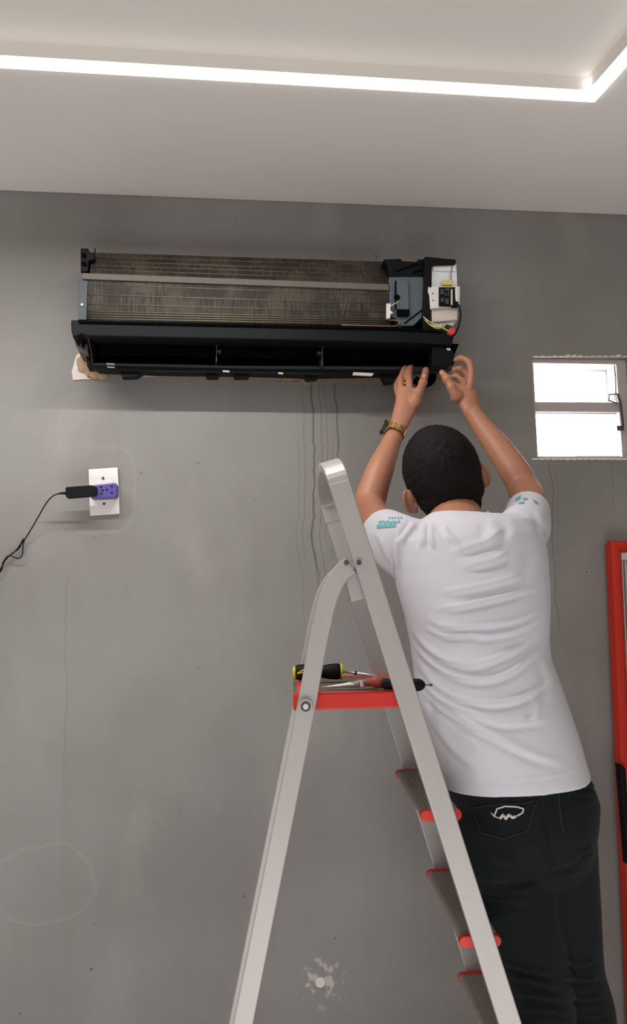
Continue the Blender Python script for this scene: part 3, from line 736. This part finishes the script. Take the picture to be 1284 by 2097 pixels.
pl = thing('pliers', TP(720, 1.58, 0), 'long-nose pliers with red-brown grips lying on the platform, tip pointing left', 'pliers')
D2 = 1.58
def hh(px, py, d):      # height above platform for pixel row
    return LP(px, py, d)
bm = BM()
for s in (-1, 1):
    dy = EY * (.0035 * s)
    tube(bm, [TP(657, D2, .004) + dy * .3, TP(690, D2, .006) + dy * .7, TP(715, D2, .008) + dy, TP(738, D2, .009) + dy * 2], [(.0012, .0012), (.003, .003), (.004, .0048), (.006, .0065)], 10)
make('jaws', bm, 'chrome', pl, smooth=True)
bm = BM(); disc(bm, TP(741, D2, .010) - EY * .003, EZ, .010, .012, 18); make('pivot_joint', bm, 'chrome', pl, bevel=.001)
for s in (-1, 1):
    bm = BM(); tube(bm, smooth_path([TP(746, D2, .009), TP(757, D2, .012) + EY * .010 * s, TP(775, D2, .012) + EY * .022 * s, TP(800, D2, .010) + EY * .026 * s, TP(840, D2, .009) + EY * .018 * s]), [(.005 + .0035 * math.sin(min(1, k / 12) * math.pi / 2)) for k in range(25)], 12)
    make('handle', bm, 'rust', pl, smooth=True, label='red-brown grip')
bm = BM(); tube(bm, [TP(757, D2 - .026, .013), TP(768, D2 - .026, .014), TP(780, D2 - .026, .014), TP(793, D2 - .026, .013)], [.007, .0115, .0115, .008], 14); make('grip_flange', bm, 'rust', pl, smooth=True)

dr = thing('precision_driver', TP(800, 1.535, 0), 'slim black driver with small bit poking past the ladder rail', 'screwdriver')
D3 = 1.535
q0, q1 = TP(782, D3, .0115), LP(886, 1404, D3)
q1.z = LP(886, 1403, D3).z
prof = [(0, .007), (.05, .0095), (.5, .0095), (.62, .0108), (.66, .0113), (.74, .0113), (.80, .009), (.845, .005)]
bm = BM(); ax = q1 - q0; tube(bm, [q0 + ax * t for t, r in prof], [r for t, r in prof], 18); make('handle', bm, 'blackpl', dr, smooth=True)
bm = BM(); tube(bm, [q0 + ax * .84, q0 + ax * .94, q0 + ax * .96, q1], [.0016, .0014, .003, .0012], 8); make('bit', bm, 'latch', dr)

# ------------------------------------------------------------------ the man
man = thing('person', P(1060, 1650, 1.70) * 1.0, 'person seen from behind in white t-shirt and black jeans, both hands at air conditioner', 'person')
footz = steps[-1].z + .011
man.location = Vector((man.location.x, man.location.y, footz))

def ell(bm, c, rx, ry, rz, rot=None, sub=3):
    m = Matrix.Translation(c) @ (rot.to_4x4() if rot else Matrix.Identity(4)) @ Matrix.Diagonal((rx, ry, rz, 1))
    bmesh.ops.create_icosphere(bm, subdivisions=sub, radius=1.0, matrix=m)
def loft_px(bm, rows, seg=40, ex=2.4, thick=None):
    """rows: (py, left px, right px, distance, half thickness)"""
    rings = []
    for (py, l, r, d, th, *tilt) in rows:
        tl = tilt[0] if tilt else 0
        pl_, pr_ = P(l, py + tl, d), P(r, py - tl, d); c = (pl_ + pr_) / 2; hx = (pr_ - pl_) / 2
        ring = []
        for k in range(seg):
            a = 2 * math.pi * k / seg; ca, sa = math.cos(a), math.sin(a)
            ring.append(bm.verts.new(c + hx * math.copysign(abs(ca) ** (2 / ex), ca) + HV * th * math.copysign(abs(sa) ** (2 / ex), sa)))
        rings.append(ring)
    for i in range(len(rings) - 1):
        for k in range(seg): bm.faces.new((rings[i][k], rings[i][(k + 1) % seg], rings[i + 1][(k + 1) % seg], rings[i + 1][k]))
    bm.faces.new(rings[0][::-1]); bm.faces.new(rings[-1])
def remesh(name, bm, m, parent, voxel=.004, smooth_it=4, disp=None, cut=None, label=None):
    """unite overlapping closed volumes into one continuous surface"""
    bmesh.ops.recalc_face_normals(bm, faces=bm.faces[:])
    me = bpy.data.meshes.new(name + '_src'); bm.to_mesh(me); bm.free()
    o = bpy.data.objects.new(name + '_src', me); C.objects.link(o)
    r = o.modifiers.new('r', 'REMESH'); r.mode = 'VOXEL'; r.voxel_size = voxel
    s = o.modifiers.new('s', 'SMOOTH'); s.factor = .5; s.iterations = smooth_it
    bpy.context.view_layer.update()
    dg = bpy.context.evaluated_depsgraph_get()
    me2 = bpy.data.meshes.new_from_object(o.evaluated_get(dg))
    bpy.data.objects.remove(o, do_unlink=True)
    me2.name = name
    nv = len(me2.vertices); co = np.empty(nv * 3); me2.vertices.foreach_get('co', co); co = co.reshape(-1, 3)
    no = np.empty(nv * 3); me2.vertices.foreach_get('normal', no); no = no.reshape(-1, 3)
    if disp is not None: co = co + no * disp(co, no)[:, None]
    off = np.array(root_loc(parent)); me2.vertices.foreach_set('co', (co - off).ravel()); me2.update()
    me2.polygons.foreach_set('use_smooth', [True] * len(me2.polygons))
    me2.materials.clear(); me2.materials.append(MT[m])
    ob = bpy.data.objects.new(name, me2); C.objects.link(ob); ob.parent = parent
    if label: ob['label'] = label
    return ob
def np_px(co):
    d = co - np.array(CAM); f = d @ np.array(Fw)
    return CX + FPX * (d @ np.array(Rv)) / f, CY - FPX * (d @ np.array(Uv)) / f

# --- arms and hands (pixel, distance)
SHD = 1.70
armL = [(835, 1115, 1.70), (800, 1100, 1.72), (768, 1070, 1.78), (756, 1040, 1.84), (763, 1008, 1.86), (779, 960, 1.88), (797, 917, 1.91), (812, 882, 1.935)]
rL = [.048, .046, .041, .036, .035, .0315, .0245, .0195]
armR = [(1060, 1110, 1.70), (1080, 1070, 1.73), (1083, 1030, 1.80), (1072, 1000, 1.85), (1055, 968, 1.87), (1024, 922, 1.90), (990, 877, 1.935), (966, 842, 1.96)]
rR_ = [.046, .044, .040, .036, .0345, .0315, .025, .020]
def arm(bm, pts, rs):
    p = smooth_path([P(*a) for a in pts], 4); rr = []
    for i in range(len(pts) - 1):
        for k in range(4): rr.append(rs[i] + (rs[i + 1] - rs[i]) * k / 4)
    rr.append(rs[-1]); tube(bm, p, rr, 20)
def finger(bm, pts, r0, r1):
    p = smooth_path([P(*a) for a in pts], 4); n = len(p)
    tube(bm, p, [r0 + (r1 - r0) * i / (n - 1) for i in range(n)], 12)
    ell(bm, p[-1], r1, r1, r1, sub=2)
    for q in pts[1:-1]: ell(bm, P(*q), r0 * 1.02, r0 * 1.02, r0 * 1.02, sub=2)
def palm(bm, a, b, w0, w1, t, wd):
    a, b = P(*a), P(*b); path = [a.lerp(b, k / 6) for k in range(7)]
    T_ = (b - a).normalized(); wd = (wd - T_ * wd.dot(T_)).normalized(); td = T_.cross(wd)
    rings = []; seg = 20
    for i, p in enumerate(path):
        w = w0 + (w1 - w0) * math.sin(i / 6 * math.pi / 2)
        rings.append([bm.verts.new(p + wd * w * math.cos(2 * math.pi * k / seg) + td * t * math.sin(2 * math.pi * k / seg)) for k in range(seg)])
    for i in range(6):
        for k in range(seg): bm.faces.new((rings[i][k], rings[i][(k + 1) % seg], rings[i + 1][(k + 1) % seg], rings[i + 1][k]))
    bm.faces.new(rings[0][::-1]); bm.faces.new(rings[-1])
body = BM()
arm(body, armL, rL); arm(body, armR, rR_)
# left hand: wrist -> palm, back of hand to the camera
palm(body, (812, 886, 1.935), (838, 812, 1.985), .019, .0285, .0135, R0)
palm(body, (826, 845, 1.96), (835, 797, 1.99), .022, .0265, .0125, R0)
finger(body, [(818, 818, 1.995), (812, 792, 2.035), (818, 775, 2.09), (826, 764, 2.15)], .0078, .0066)      # little
finger(body, [(826, 815, 1.995), (829, 788, 2.055), (832, 768, 2.10), (836, 757, 2.16)], .0080, .0070)      # ring
finger(body, [(824, 812, 1.985), (820, 784, 2.000), (824, 765, 2.060), (830, 752, 2.135)], .0086, .0072)
finger(body, [(840, 808, 1.982), (838, 784, 1.994), (838, 764, 2.050), (842, 751, 2.130)], .0088, .0074)    # index
finger(body, [(850, 826, 1.965), (858, 803, 1.975), (866, 784, 2.0), (872, 758, 2.06)], .0125, .0088)      # thumb
ell(body, P(851, 822, 1.965), .015, .014, .022, sub=2)
# right hand
palm(body, (966, 846, 1.96), (950, 795, 1.985), .020, .0275, .0150, R0)
finger(body, [(932, 808, 1.965), (925, 794, 1.965), (916, 777, 1.97), (905, 763, 1.975)], .0130, .0082)       # thumb
ell(body, P(936, 812, 1.968), .018, .015, .018, sub=2)
finger(body, [(960, 800, 1.975), (965, 772, 1.98), (961, 743, 1.99), (944, 734, 2.0), (934, 737, 2.01)], .0098, .0076)   # index
finger(body, [(962, 798, 1.99), (958, 768, 2.02), (944, 755, 2.04), (930, 757, 2.045)], .0090, .0070)
finger(body, [(958, 800, 2.0), (951, 784, 2.03), (937, 771, 2.045), (924, 773, 2.05)], .0085, .0066)
finger(body, [(950, 805, 2.0), (943, 796, 2.03), (930, 787, 2.045), (920, 788, 2.05)], .0080, .0062)
# torso, hips, legs below the clothes; neck and head
loft_px(body, [(1062, 895, 985, 1.715, .045), (1085, 850, 1070, 1.70, .065), (1115, 822, 1098, 1.70, .09), (1200, 835, 1105, 1.70, .10), (1350, 862, 1108, 1.69, .095), (1500, 905, 1155, 1.69, .10), (1620, 930, 1195, 1.69, .10), (1740, 975, 1185, 1.69, .08), (1780, 1000, 1170, 1.69, .06)], 32)
footL = steps[-1] + EY * .13; footL.z = footz
footR = steps[-1] + EY * .27 + EX * .005; footR.z = footz
def leg_pts(hpx, kpx, dh, dk, foot):
    return [P(hpx[0], hpx[1], dh), P(kpx[0], kpx[1], dk), foot + Vector((0, 0, .085))]
LL = [P(1035, 1720, 1.68), P(1055, 1850, 1.675), P(1092, 1990, 1.665), P(1112, 2097, 1.66)]
RL = [P(1148, 1720, 1.69), P(1160, 1850, 1.695), P(1176, 1990, 1.71), P(1204, 2097, 1.73)]
ankL = footL + EZ * .09 - EY * .02; ankR = footR + EZ * .09 - EY * .02
for L_, ank in ((LL, ankL), (RL, ankR)):
    tube(body, smooth_path(L_ + [L_[-1].lerp(ank, .4), ank], 3), [.062, .062, .060, .062, .06, .056, .053, .05, .05, .05, .05, .05, .046, .042, .038, .034][:16], 16)
    tube(body, [ank, ank - EZ * .05 + EY * .05, ank - EZ * .06 + EY * .12], [.034, .032, .02], 12)
# neck
HD = P(905, 968, 1.775)
ht = rad(18)                                             # head leans to the left of the picture
hx = (R0 * math.cos(ht) + EZ * math.sin(ht)).normalized()
hz0 = (-R0 * math.sin(ht) + EZ * math.cos(ht)).normalized()
hy0 = hz0.cross(hx)
bk = rad(14)                                              # tipped back, looking up at the unit
hy = (hy0 * math.cos(bk) + hz0 * math.sin(bk)).normalized(); hz = hx.cross(hy)
if hy.dot(HV) < 0: hy = -hy
hz = hx.cross(hy); 
HR = Matrix((hx, hy, hz)).transposed()
tube(body, [P(940, 1095, 1.70), P(934, 1066, 1.735), P(925, 1025, 1.775), HD], [.060, .056, .050, .046], 20)
ell(body, HD, .0765, .094, .097, HR, 4)
ell(body, HD + hy * .035 - hz * .055, .058, .062, .062, HR, 3)
ell(body, HD + hy * .062 - hz * .092, .036, .036, .030, HR, 3)     # chin
ell(body, HD + hy * .100 - hz * .030, .011, .018, .020, HR, 2)     # nose
ell(body, HD + hy * .088 + hz * .012, .050, .014, .010, HR, 2)     # brow
ell(body, HD + hy * .094 - hz * .068, .022, .010, .009, HR, 2)     # mouth
for s in (-1, 1):
    pass
b_o = remesh('body', body, 'skin', man, voxel=.0029, smooth_it=3)
# ears
def ear(px, py, d, s):
    bm = BM(); c = P(px, py, d)
    n = 26; rim = []
    for k in range(n + 1):
        th = rad(-70 + 250 * k / n)
        # upright C-shaped rim
        rim.append(c + hx * s * (.0115 * math.sin(th) + .002) - hy * .0 + hz * (.024 * -math.cos(th)) - hy * .006 * abs(math.sin(th)))
    ell(bm, c - hx * s * .001, .0125, .008, .026, HR, 3)
    tube(bm, rim, [.0038] * len(rim), 8)
    ell(bm, c - hz * .021 - hx * s * .003, .007, .006, .009, HR, 2)
    return remesh('ear', bm, 'skin', b_o, voxel=.0016, smooth_it=3)
ear(987, 973, 1.765, 1); ear(841, 1026, 1.765, -1)
# hair: a slightly larger skull cap ending above the neck and in front of the ears
hair = BM()
ell(hair, HD + hz * .004 - hy * .003, .0825, .0985, .1015, HR, 4)
ell(hair, HD - hz * .042 - hy * .022, .0735, .071, .056, HR, 4)
ell(hair, HD - hz * .064 - hy * .032 - hx * .004, .0620, .058, .052, HR, 4)
def hair_disp(co, no):
    r = np.zeros(len(co))
    for i, c in enumerate(co):
        v = Vector(c); r[i] = .0016 * mnoise.noise(v * 90) + .0010 * mnoise.noise(v * 260)
    return r
h_o = remesh('hair', hair, 'hair', b_o, voxel=.003, smooth_it=2, disp=hair_disp, label='short black hair')
# trim the hair to a hairline (remove the part over the face)
hb_ = bmesh.new(); hb_.from_mesh(h_o.data); off = root_loc(h_o)
dl = []
for v in hb_.verts:
    q = v.co + off - HD; a_, b_, c_ = q.dot(hx), q.dot(hy), q.dot(hz)
    if b_ > .055 and c_ < .045: dl.append(v)
    elif b_ > .016 and c_ < -.005: dl.append(v)
bmesh.ops.delete(hb_, geom=dl, context='VERTS'); hb_.to_mesh(h_o.data); hb_.free()
so = h_o.modifiers.new('thick', 'SOLIDIFY'); so.thickness = .004; so.offset = -1

# --- shirt
sh = BM()
rows = [(1052, 884, 1000, 1.715, .058, -3), (1062, 856, 1050, 1.71, .078, 6), (1078, 822, 1092, 1.705, .095, 14), (1105, 802, 1112, 1.70, .110, 10), (1150, 802, 1118, 1.70, .120, 4), (1200, 812, 1122, 1.695, .124), (1260, 829, 1122, 1.69, .122), (1310, 839, 1120, 1.69, .118),
        (1350, 845, 1124, 1.685, .118), (1400, 851, 1143, 1.685, .12), (1450, 862, 1161, 1.68, .122), (1500, 876, 1178, 1.68, .125), (1550, 892, 1192, 1.68, .127), (1588, 902, 1202, 1.68, .128, 3), (1602, 906, 1203, 1.68, .128, 10)]
def irows(rows, n=3):
    rows = [list(r) + [0] * (6 - len(r)) for r in rows]; out = []
    for i in range(len(rows) - 1):
        for k in range(n): out.append([rows[i][j] + (rows[i + 1][j] - rows[i][j]) * k / n for j in range(6)])
    out.append(rows[-1]); return out
loft_px(sh, irows(rows), 64, 2.25)
def sleeve(bm, pts, rs):
    p = [P(*a) for a in pts]; tube(bm, smooth_path(p, 4), [rs[0] + (rs[1] - rs[0]) * (k / (4 * (len(pts) - 1))) for k in range(4 * (len(pts) - 1) + 1)], 32)
tube(sh, smooth_path([P(862, 1135, 1.70), P(825, 1118, 1.70), P(796, 1098, 1.725), P(780, 1084, 1.75)], 4), [.07, .069, .068, .066, .064, .062, .060, .058, .056, .054, .052, .050, .048], 32)
tube(sh, smooth_path([P(1040, 1120, 1.70), P(1068, 1090, 1.71), P(1079, 1062, 1.745), P(1081, 1042, 1.775)], 4), [.07, .066, .062, .058, .056, .055, .053, .051, .049, .048, .047, .047, .046], 32)
FOLDS = [  # (polyline in photo, width px, height m)
    ([(895, 1215), (960, 1205), (1020, 1192), (1085, 1172)], 7, .0035), ([(885, 1248), (950, 1240), (1030, 1222), (1105, 1200)], 6, .0045),
    ([(872, 1262), (900, 1280), (950, 1283), (990, 1280), (1060, 1268), (1118, 1240)], 6, .0032), ([(868, 1285), (910, 1302), (960, 1300), (990, 1294)], 5, .0035),
    ([(842, 1275), (860, 1310), (900, 1345), (960, 1362), (1010, 1350), (1070, 1320), (1118, 1275)], 7, .0045),
    ([(846, 1305), (870, 1345), (920, 1380), (985, 1392), (1040, 1378), (1090, 1340), (1119, 1300)], 7, .0045),
    ([(950, 1300), (1000, 1302), (1060, 1290), (1110, 1262)], 6, .003),
    ([(848, 1340), (880, 1390), (930, 1425), (1000, 1440), (1060, 1432), (1105, 1405), (1116, 1385)], 7, .004),
    ([(850, 1370), (890, 1420), (950, 1450), (1020, 1478), (1090, 1476), (1130, 1470)], 8, .003),
    ([(853, 1380), (900, 1430), (960, 1475), (1040, 1520), (1110, 1550), (1160, 1562)], 9, .0035), ([(858, 1410), (905, 1455), (960, 1490), (1010, 1510)], 6, .004),
    ([(862, 1440), (895, 1490), (940, 1545), (980, 1570)], 9, .003), ([(1115, 1340), (1128, 1400), (1120, 1440)], 10, .0016),
    ([(1105, 1430), (1098, 1460), (1100, 1480)], 9, .0014), ([(960, 1500), (980, 1530), (975, 1550)], 12, .002),
    ([(870, 1068), (868, 1095), (862, 1125)], 6, .004), ([(885, 1068), (884, 1100), (888, 1128)], 5, .004), ([(850, 1068), (835, 1090), (815, 1115)], 6, .004), ([(905, 1072), (920, 1100), (945, 1118)], 6, .003),
    ([(920, 1125), (960, 1120), (1010, 1100), (1035, 1070)], 9, .003), ([(940, 1160), (1000, 1150), (1045, 1130)], 8, .003), ([(1035, 1055), (1050, 1080), (1048, 1110)], 12, .0012), ([(1000, 1060), (1010, 1090), (990, 1120)], 12, .0018),
    ([(818, 1080), (812, 1120), (812, 1165), (818, 1200)], 4, .0025), ([(775, 1090), (790, 1130), (808, 1160)], 8, .003), ([(1095, 1040), (1112, 1070), (1118, 1110)], 8, .0016), ([(1108, 1110), (1100, 1160), (1080, 1200)], 14, .0016),
    ([(915, 1594), (1000, 1600), (1080, 1596), (1150, 1586), (1200, 1568)], 2.6, .0014)]
def fold_fn(folds, soft=1.0, valley=True):
    def fn(co, no):
        X_, Y_ = np_px(co); out = np.zeros(len(co)); facing = np.clip(-(no @ np.array(HV)) * 2.0 + .2, 0, 1)
        for pts, w, h in folds:
            if len(pts) > 2: pts = [(q.x, q.y) for q in smooth_path([(a, b, 0) for a, b in pts], 4)]
            best = np.full(len(co), 1e9); tb = np.zeros(len(co)); sgn = np.zeros(len(co)); nseg = len(pts) - 1
            for i in range(nseg):
                (x0, y0), (x1, y1) = pts[i], pts[i + 1]; dx, dy = x1 - x0, y1 - y0; L2 = dx * dx + dy * dy
                t = np.clip(((X_ - x0) * dx + (Y_ - y0) * dy) / L2, 0, 1)
                ex_, ey_ = X_ - (x0 + t * dx), Y_ - (y0 + t * dy); d = np.hypot(ex_, ey_)
                s = np.sign(dx * ey_ - dy * ex_); m_ = d < best
                best = np.where(m_, d, best); tb = np.where(m_, (i + t) / nseg, tb); sgn = np.where(m_, s, sgn)
            env = np.clip(np.minimum(tb, 1 - tb) * 3, 0, 1); env = env * env * (3 - 2 * env)
            sd_ = best * sgn
            g = np.exp(-(sd_ / w) ** 2) - (.75 * np.exp(-((sd_ - w * 1.5) / (w * .9)) ** 2) if valley else 0)
            out += g * env * h
        return out * facing * soft
    return fn
s_o = remesh('t_shirt', sh, 'shirt', man, voxel=.0036, smooth_it=14, disp=fold_fn(FOLDS, 1.45), label='white t-shirt')
# collar band
bm = BM()
cpts = []
cc = P(935, 1058, 1.72)
for k in range(33):
    a = 2 * math.pi * k / 32
    cpts.append(cc + R0 * .064 * math.cos(a) + HV * (.060 * math.sin(a)) + EZ * (.007 * math.cos(a) + .012 * math.sin(a) - .002))
tube(bm, cpts, [(.0045, .007)] * 33, 8, cap=False); make('collar', bm, 'shirtrib', s_o, smooth=True)
# turquoise print on the sleeves: short bars laid on the cloth
def on_surface(px, py, obj, lift=.001):
    r = ray(px, py).normalized(); off = root_loc(obj)
    ok, loc, nrm, idx = obj.ray_cast(CAM - off, r)
    return (loc + off + nrm * lift, nrm) if ok else (None, None)
bpy.context.view_layer.update()
def print_quad(bm, x0, y0, x1, y1, h, obj, n=8):
    up, lo = [], []
    for k in range(n + 1):
        t = k / n; x = x0 + (x1 - x0) * t; y = y0 + (y1 - y0) * t
        a, _ = on_surface(x, y - h / 2, obj, .0012); b, _ = on_surface(x, y + h / 2, obj, .0012)
        if a is None or b is None: continue
        if (a - b).length > .03: continue
        up.append(bm.verts.new(a)); lo.append(bm.verts.new(b))
    for k in range(len(up) - 1): bm.faces.new((up[k], up[k + 1], lo[k + 1], lo[k]))
bm = BM()
print_quad(bm, 772, 1079, 811, 1076, 7, s_o)
for k in range(8): print_quad(bm, 776 + k * 5.6, 1070 - (k % 2) * 1.5, 780 + k * 5.6, 1070 - (k % 2) * 1.5, 5, s_o, 2)
for k in range(5): print_quad(bm, 796 + k * 6, 1061, 799.5 + k * 6, 1061, 3, s_o, 2)
make('sleeve_print', bm, 'cyan', s_o, label='turquoise lettering bars on the left sleeve')
bm = BM()
print_quad(bm, 1056, 1024, 1066, 1018, 7, s_o, 5); print_quad(bm, 1062, 1031, 1074, 1029, 4, s_o, 4); print_quad(bm, 1071, 1022, 1080, 1022, 4, s_o, 4); print_quad(bm, 1092, 1026, 1101, 1031, 5, s_o, 4)
if len(bm.verts): make('sleeve_print', bm, 'cyan', s_o, label='turquoise print on the right sleeve')
else: bm.free()

# --- jeans
jn = BM()
rows = [(1575, 918, 1196, 1.685, .108), (1600, 915, 1208, 1.685, .113), (1640, 924, 1222, 1.685, .121), (1690, 938, 1219, 1.68, .116), (1740, 950, 1212, 1.685, .102), (1780, 960, 1208, 1.69, .088), (1810, 985, 1190, 1.70, .07)]
loft_px(jn, irows(rows), 48, 2.3)
def leg_cloth(bm, pts, ank, rs):
    p = smooth_path(pts + [pts[-1].lerp(ank, .45), ank], 5); n = len(p); rr = []
    m = len(rs) - 1
    for i in range(n):
        t = i / (n - 1) * m; k = min(int(t), m - 1); rr.append(rs[k] + (rs[k + 1] - rs[k]) * (t - k))
    tube(bm, p, rr, 28)
leg_cloth(jn, LL, ankL, [.088, .084, .070, .062, .056, .050])
leg_cloth(jn, RL, ankR, [.070, .065, .058, .055, .054, .050])
ell(jn, P(1012, 1730, 1.635), .080, .066, .085, sub=3); ell(jn, P(1142, 1712, 1.65), .072, .062, .085, sub=3)
JF = [([(940, 1800), (1010, 1815), (1080, 1808), (1118, 1790)], 7, -.003), ([(1118, 1792), (1160, 1782), (1190, 1765)], 7, -.003), ([(1108, 1640), (1118, 1700), (1128, 1760), (1120, 1790)], 5, -.004), ([(1140, 1600), (1142, 1660), (1155, 1715)], 4, .003),
      ([(985, 1835), (1040, 1842), (1090, 1850)], 7, .003), ([(975, 1740), (1030, 1760), (1060, 1770)], 10, .003), ([(1030, 1970), (1080, 1985), (1135, 1995)], 6, .005), ([(1040, 2000), (1090, 2008), (1150, 2025)], 6, .005),
      ([(1055, 2035), (1110, 2040), (1165, 2050)], 6, .005), ([(1060, 2068), (1120, 2068), (1170, 2078)], 6, .005), ([(1150, 2000), (1190, 2006), (1228, 2000)], 6, .005), ([(1150, 1965), (1185, 1975), (1222, 1966)], 6, .004), ([(1165, 2040), (1200, 2045), (1240, 2035)], 6, .005), ([(1180, 2075), (1215, 2080), (1246, 2070)], 6, .004),
      ([(1170, 1600), (1200, 1612), (1222, 1606)], 4, .003), ([(1165, 1622), (1190, 1630), (1222, 1628)], 3, .003), ([(1180, 1750), (1200, 1740), (1215, 1730)], 6, .004)]
j_o = remesh('jeans', jn, 'jeans', man, voxel=.0045, smooth_it=14, disp=fold_fn(JF, 1.5, True), label='black jeans')
bpy.context.view_layer.update()
def surf_tube(name, pix, r, m, obj, lift=.001, parent=None, label=None):
    pts = []
    for k in range(len(pix) - 1):
        for t in range(6):
            x = pix[k][0] + (pix[k + 1][0] - pix[k][0]) * t / 6; y = pix[k][1] + (pix[k + 1][1] - pix[k][1]) * t / 6
            a, _ = on_surface(x, y, obj, lift)
            if a is not None: pts.append(a)
    if len(pts) < 3: return
    bm = BM(); tube(bm, pts, r, 6); make(name, bm, m, parent or obj, smooth=True, label=label)
surf_tube('pocket_seam', [(965, 1655), (1010, 1648), (1070, 1645), (1100, 1638)], .0013, 'stitch', j_o)
surf_tube('pocket_seam', [(1100, 1638), (1092, 1660), (1080, 1700), (1030, 1718), (985, 1706), (965, 1655)], .0012, 'stitch', j_o)
surf_tube('side_seam', [(1142, 1610), (1146, 1660), (1154, 1710)], .0014, 'stitch', j_o)
surf_tube('frayed_hole', [(1012, 1672), (1018, 1656), (1034, 1651), (1058, 1652), (1072, 1656), (1070, 1664), (1056, 1672)], .0016, 'lining', j_o, .0015, label='frayed white edge of the torn back pocket')
surf_tube('frayed_hole', [(1024, 1676), (1030, 1668), (1036, 1676), (1042, 1668), (1050, 1674), (1058, 1670)], .0028, 'lining', j_o, .0015)
surf_tube('frayed_hole', [(1006, 1664), (1014, 1672), (1024, 1675)], .0012, 'lining', j_o, .0015)
# --- shoes
for f in (footL, footR):
    bm = BM(); tube(bm, smooth_path([f - EY * .07 + EZ * .045, f - EY * .02 + EZ * .05, f + EY * .07 + EZ * .035, f + EY * .15 + EZ * .028, f + EY * .18 + EZ * .024], 3), [(.03, .03), (.036, .045), (.038, .045), (.038, .042), (.038, .038), (.039, .034), (.041, .031), (.042, .028), (.042, .026), (.038, .024), (.034, .022), (.028, .02), (.016, .014)], 18)
    make('shoe', bm, 'shoe', man, smooth=True)
# --- wristwatch on the left wrist
wc = P(808, 884, 1.93); wt = (P(797, 917, 1.91) - P(812, 882, 1.935)).normalized()
wn = wt.cross(HV).normalized(); wb = wt.cross(wn)
wa = (wn * math.cos(.0) ).normalized()
ww = man
bm = BM(); nl = 26; R_ = .0258
for k in range(nl):
    a = 2 * math.pi * k / nl; c = wc + wn * math.cos(a) * R_ + wb * math.sin(a) * R_ * .92
    tdir = (-wn * math.sin(a) + wb * math.cos(a) * .92).normalized(); rd = wt.cross(tdir)
    for j in (-1, 0, 1):
        cc_ = c + wt * (j * .0064); hw_ = .0029
        v = [bm.verts.new(cc_ + tdir * (sx * .0026) + wt * (sy * hw_) + rd * (sz * .0016)) for sx in (-1, 1) for sy in (-1, 1) for sz in (-1, 1)]
        for f in ((0, 1, 3, 2), (4, 6, 7, 5), (0, 4, 5, 1), (2, 3, 7, 6), (0, 2, 6, 4), (1, 5, 7, 3)): bm.faces.new([v[i] for i in f])
wband = make('wristwatch', bm, 'gold', ww, label='gold link-bracelet wristwatch on the left wrist')
left = -1 if wn.dot(R0) > 0 else 1
fc = wc + wn * left * (R_ + .002)
bm = BM(); disc(bm, fc, wn, .0185, .008, 24); make('watch_case', bm, 'watchdark', wband, bevel=.001)
bm = BM(); disc(bm, fc + wn * left * .0035, wn, .0165, .002, 24); make('watch_bezel', bm, 'gold', wband)

# thumb nail on the left hand
bm = BM(); ell(bm, P(869, 771, 1.992), .004, .002, .006, sub=2); make('thumb_nail', bm, 'nail', b_o, smooth=True)
bm = BM(); ell(bm, P(906, 765, 1.966), .004, .002, .0055, sub=2); make('thumb_nail', bm, 'nail', b_o, smooth=True)
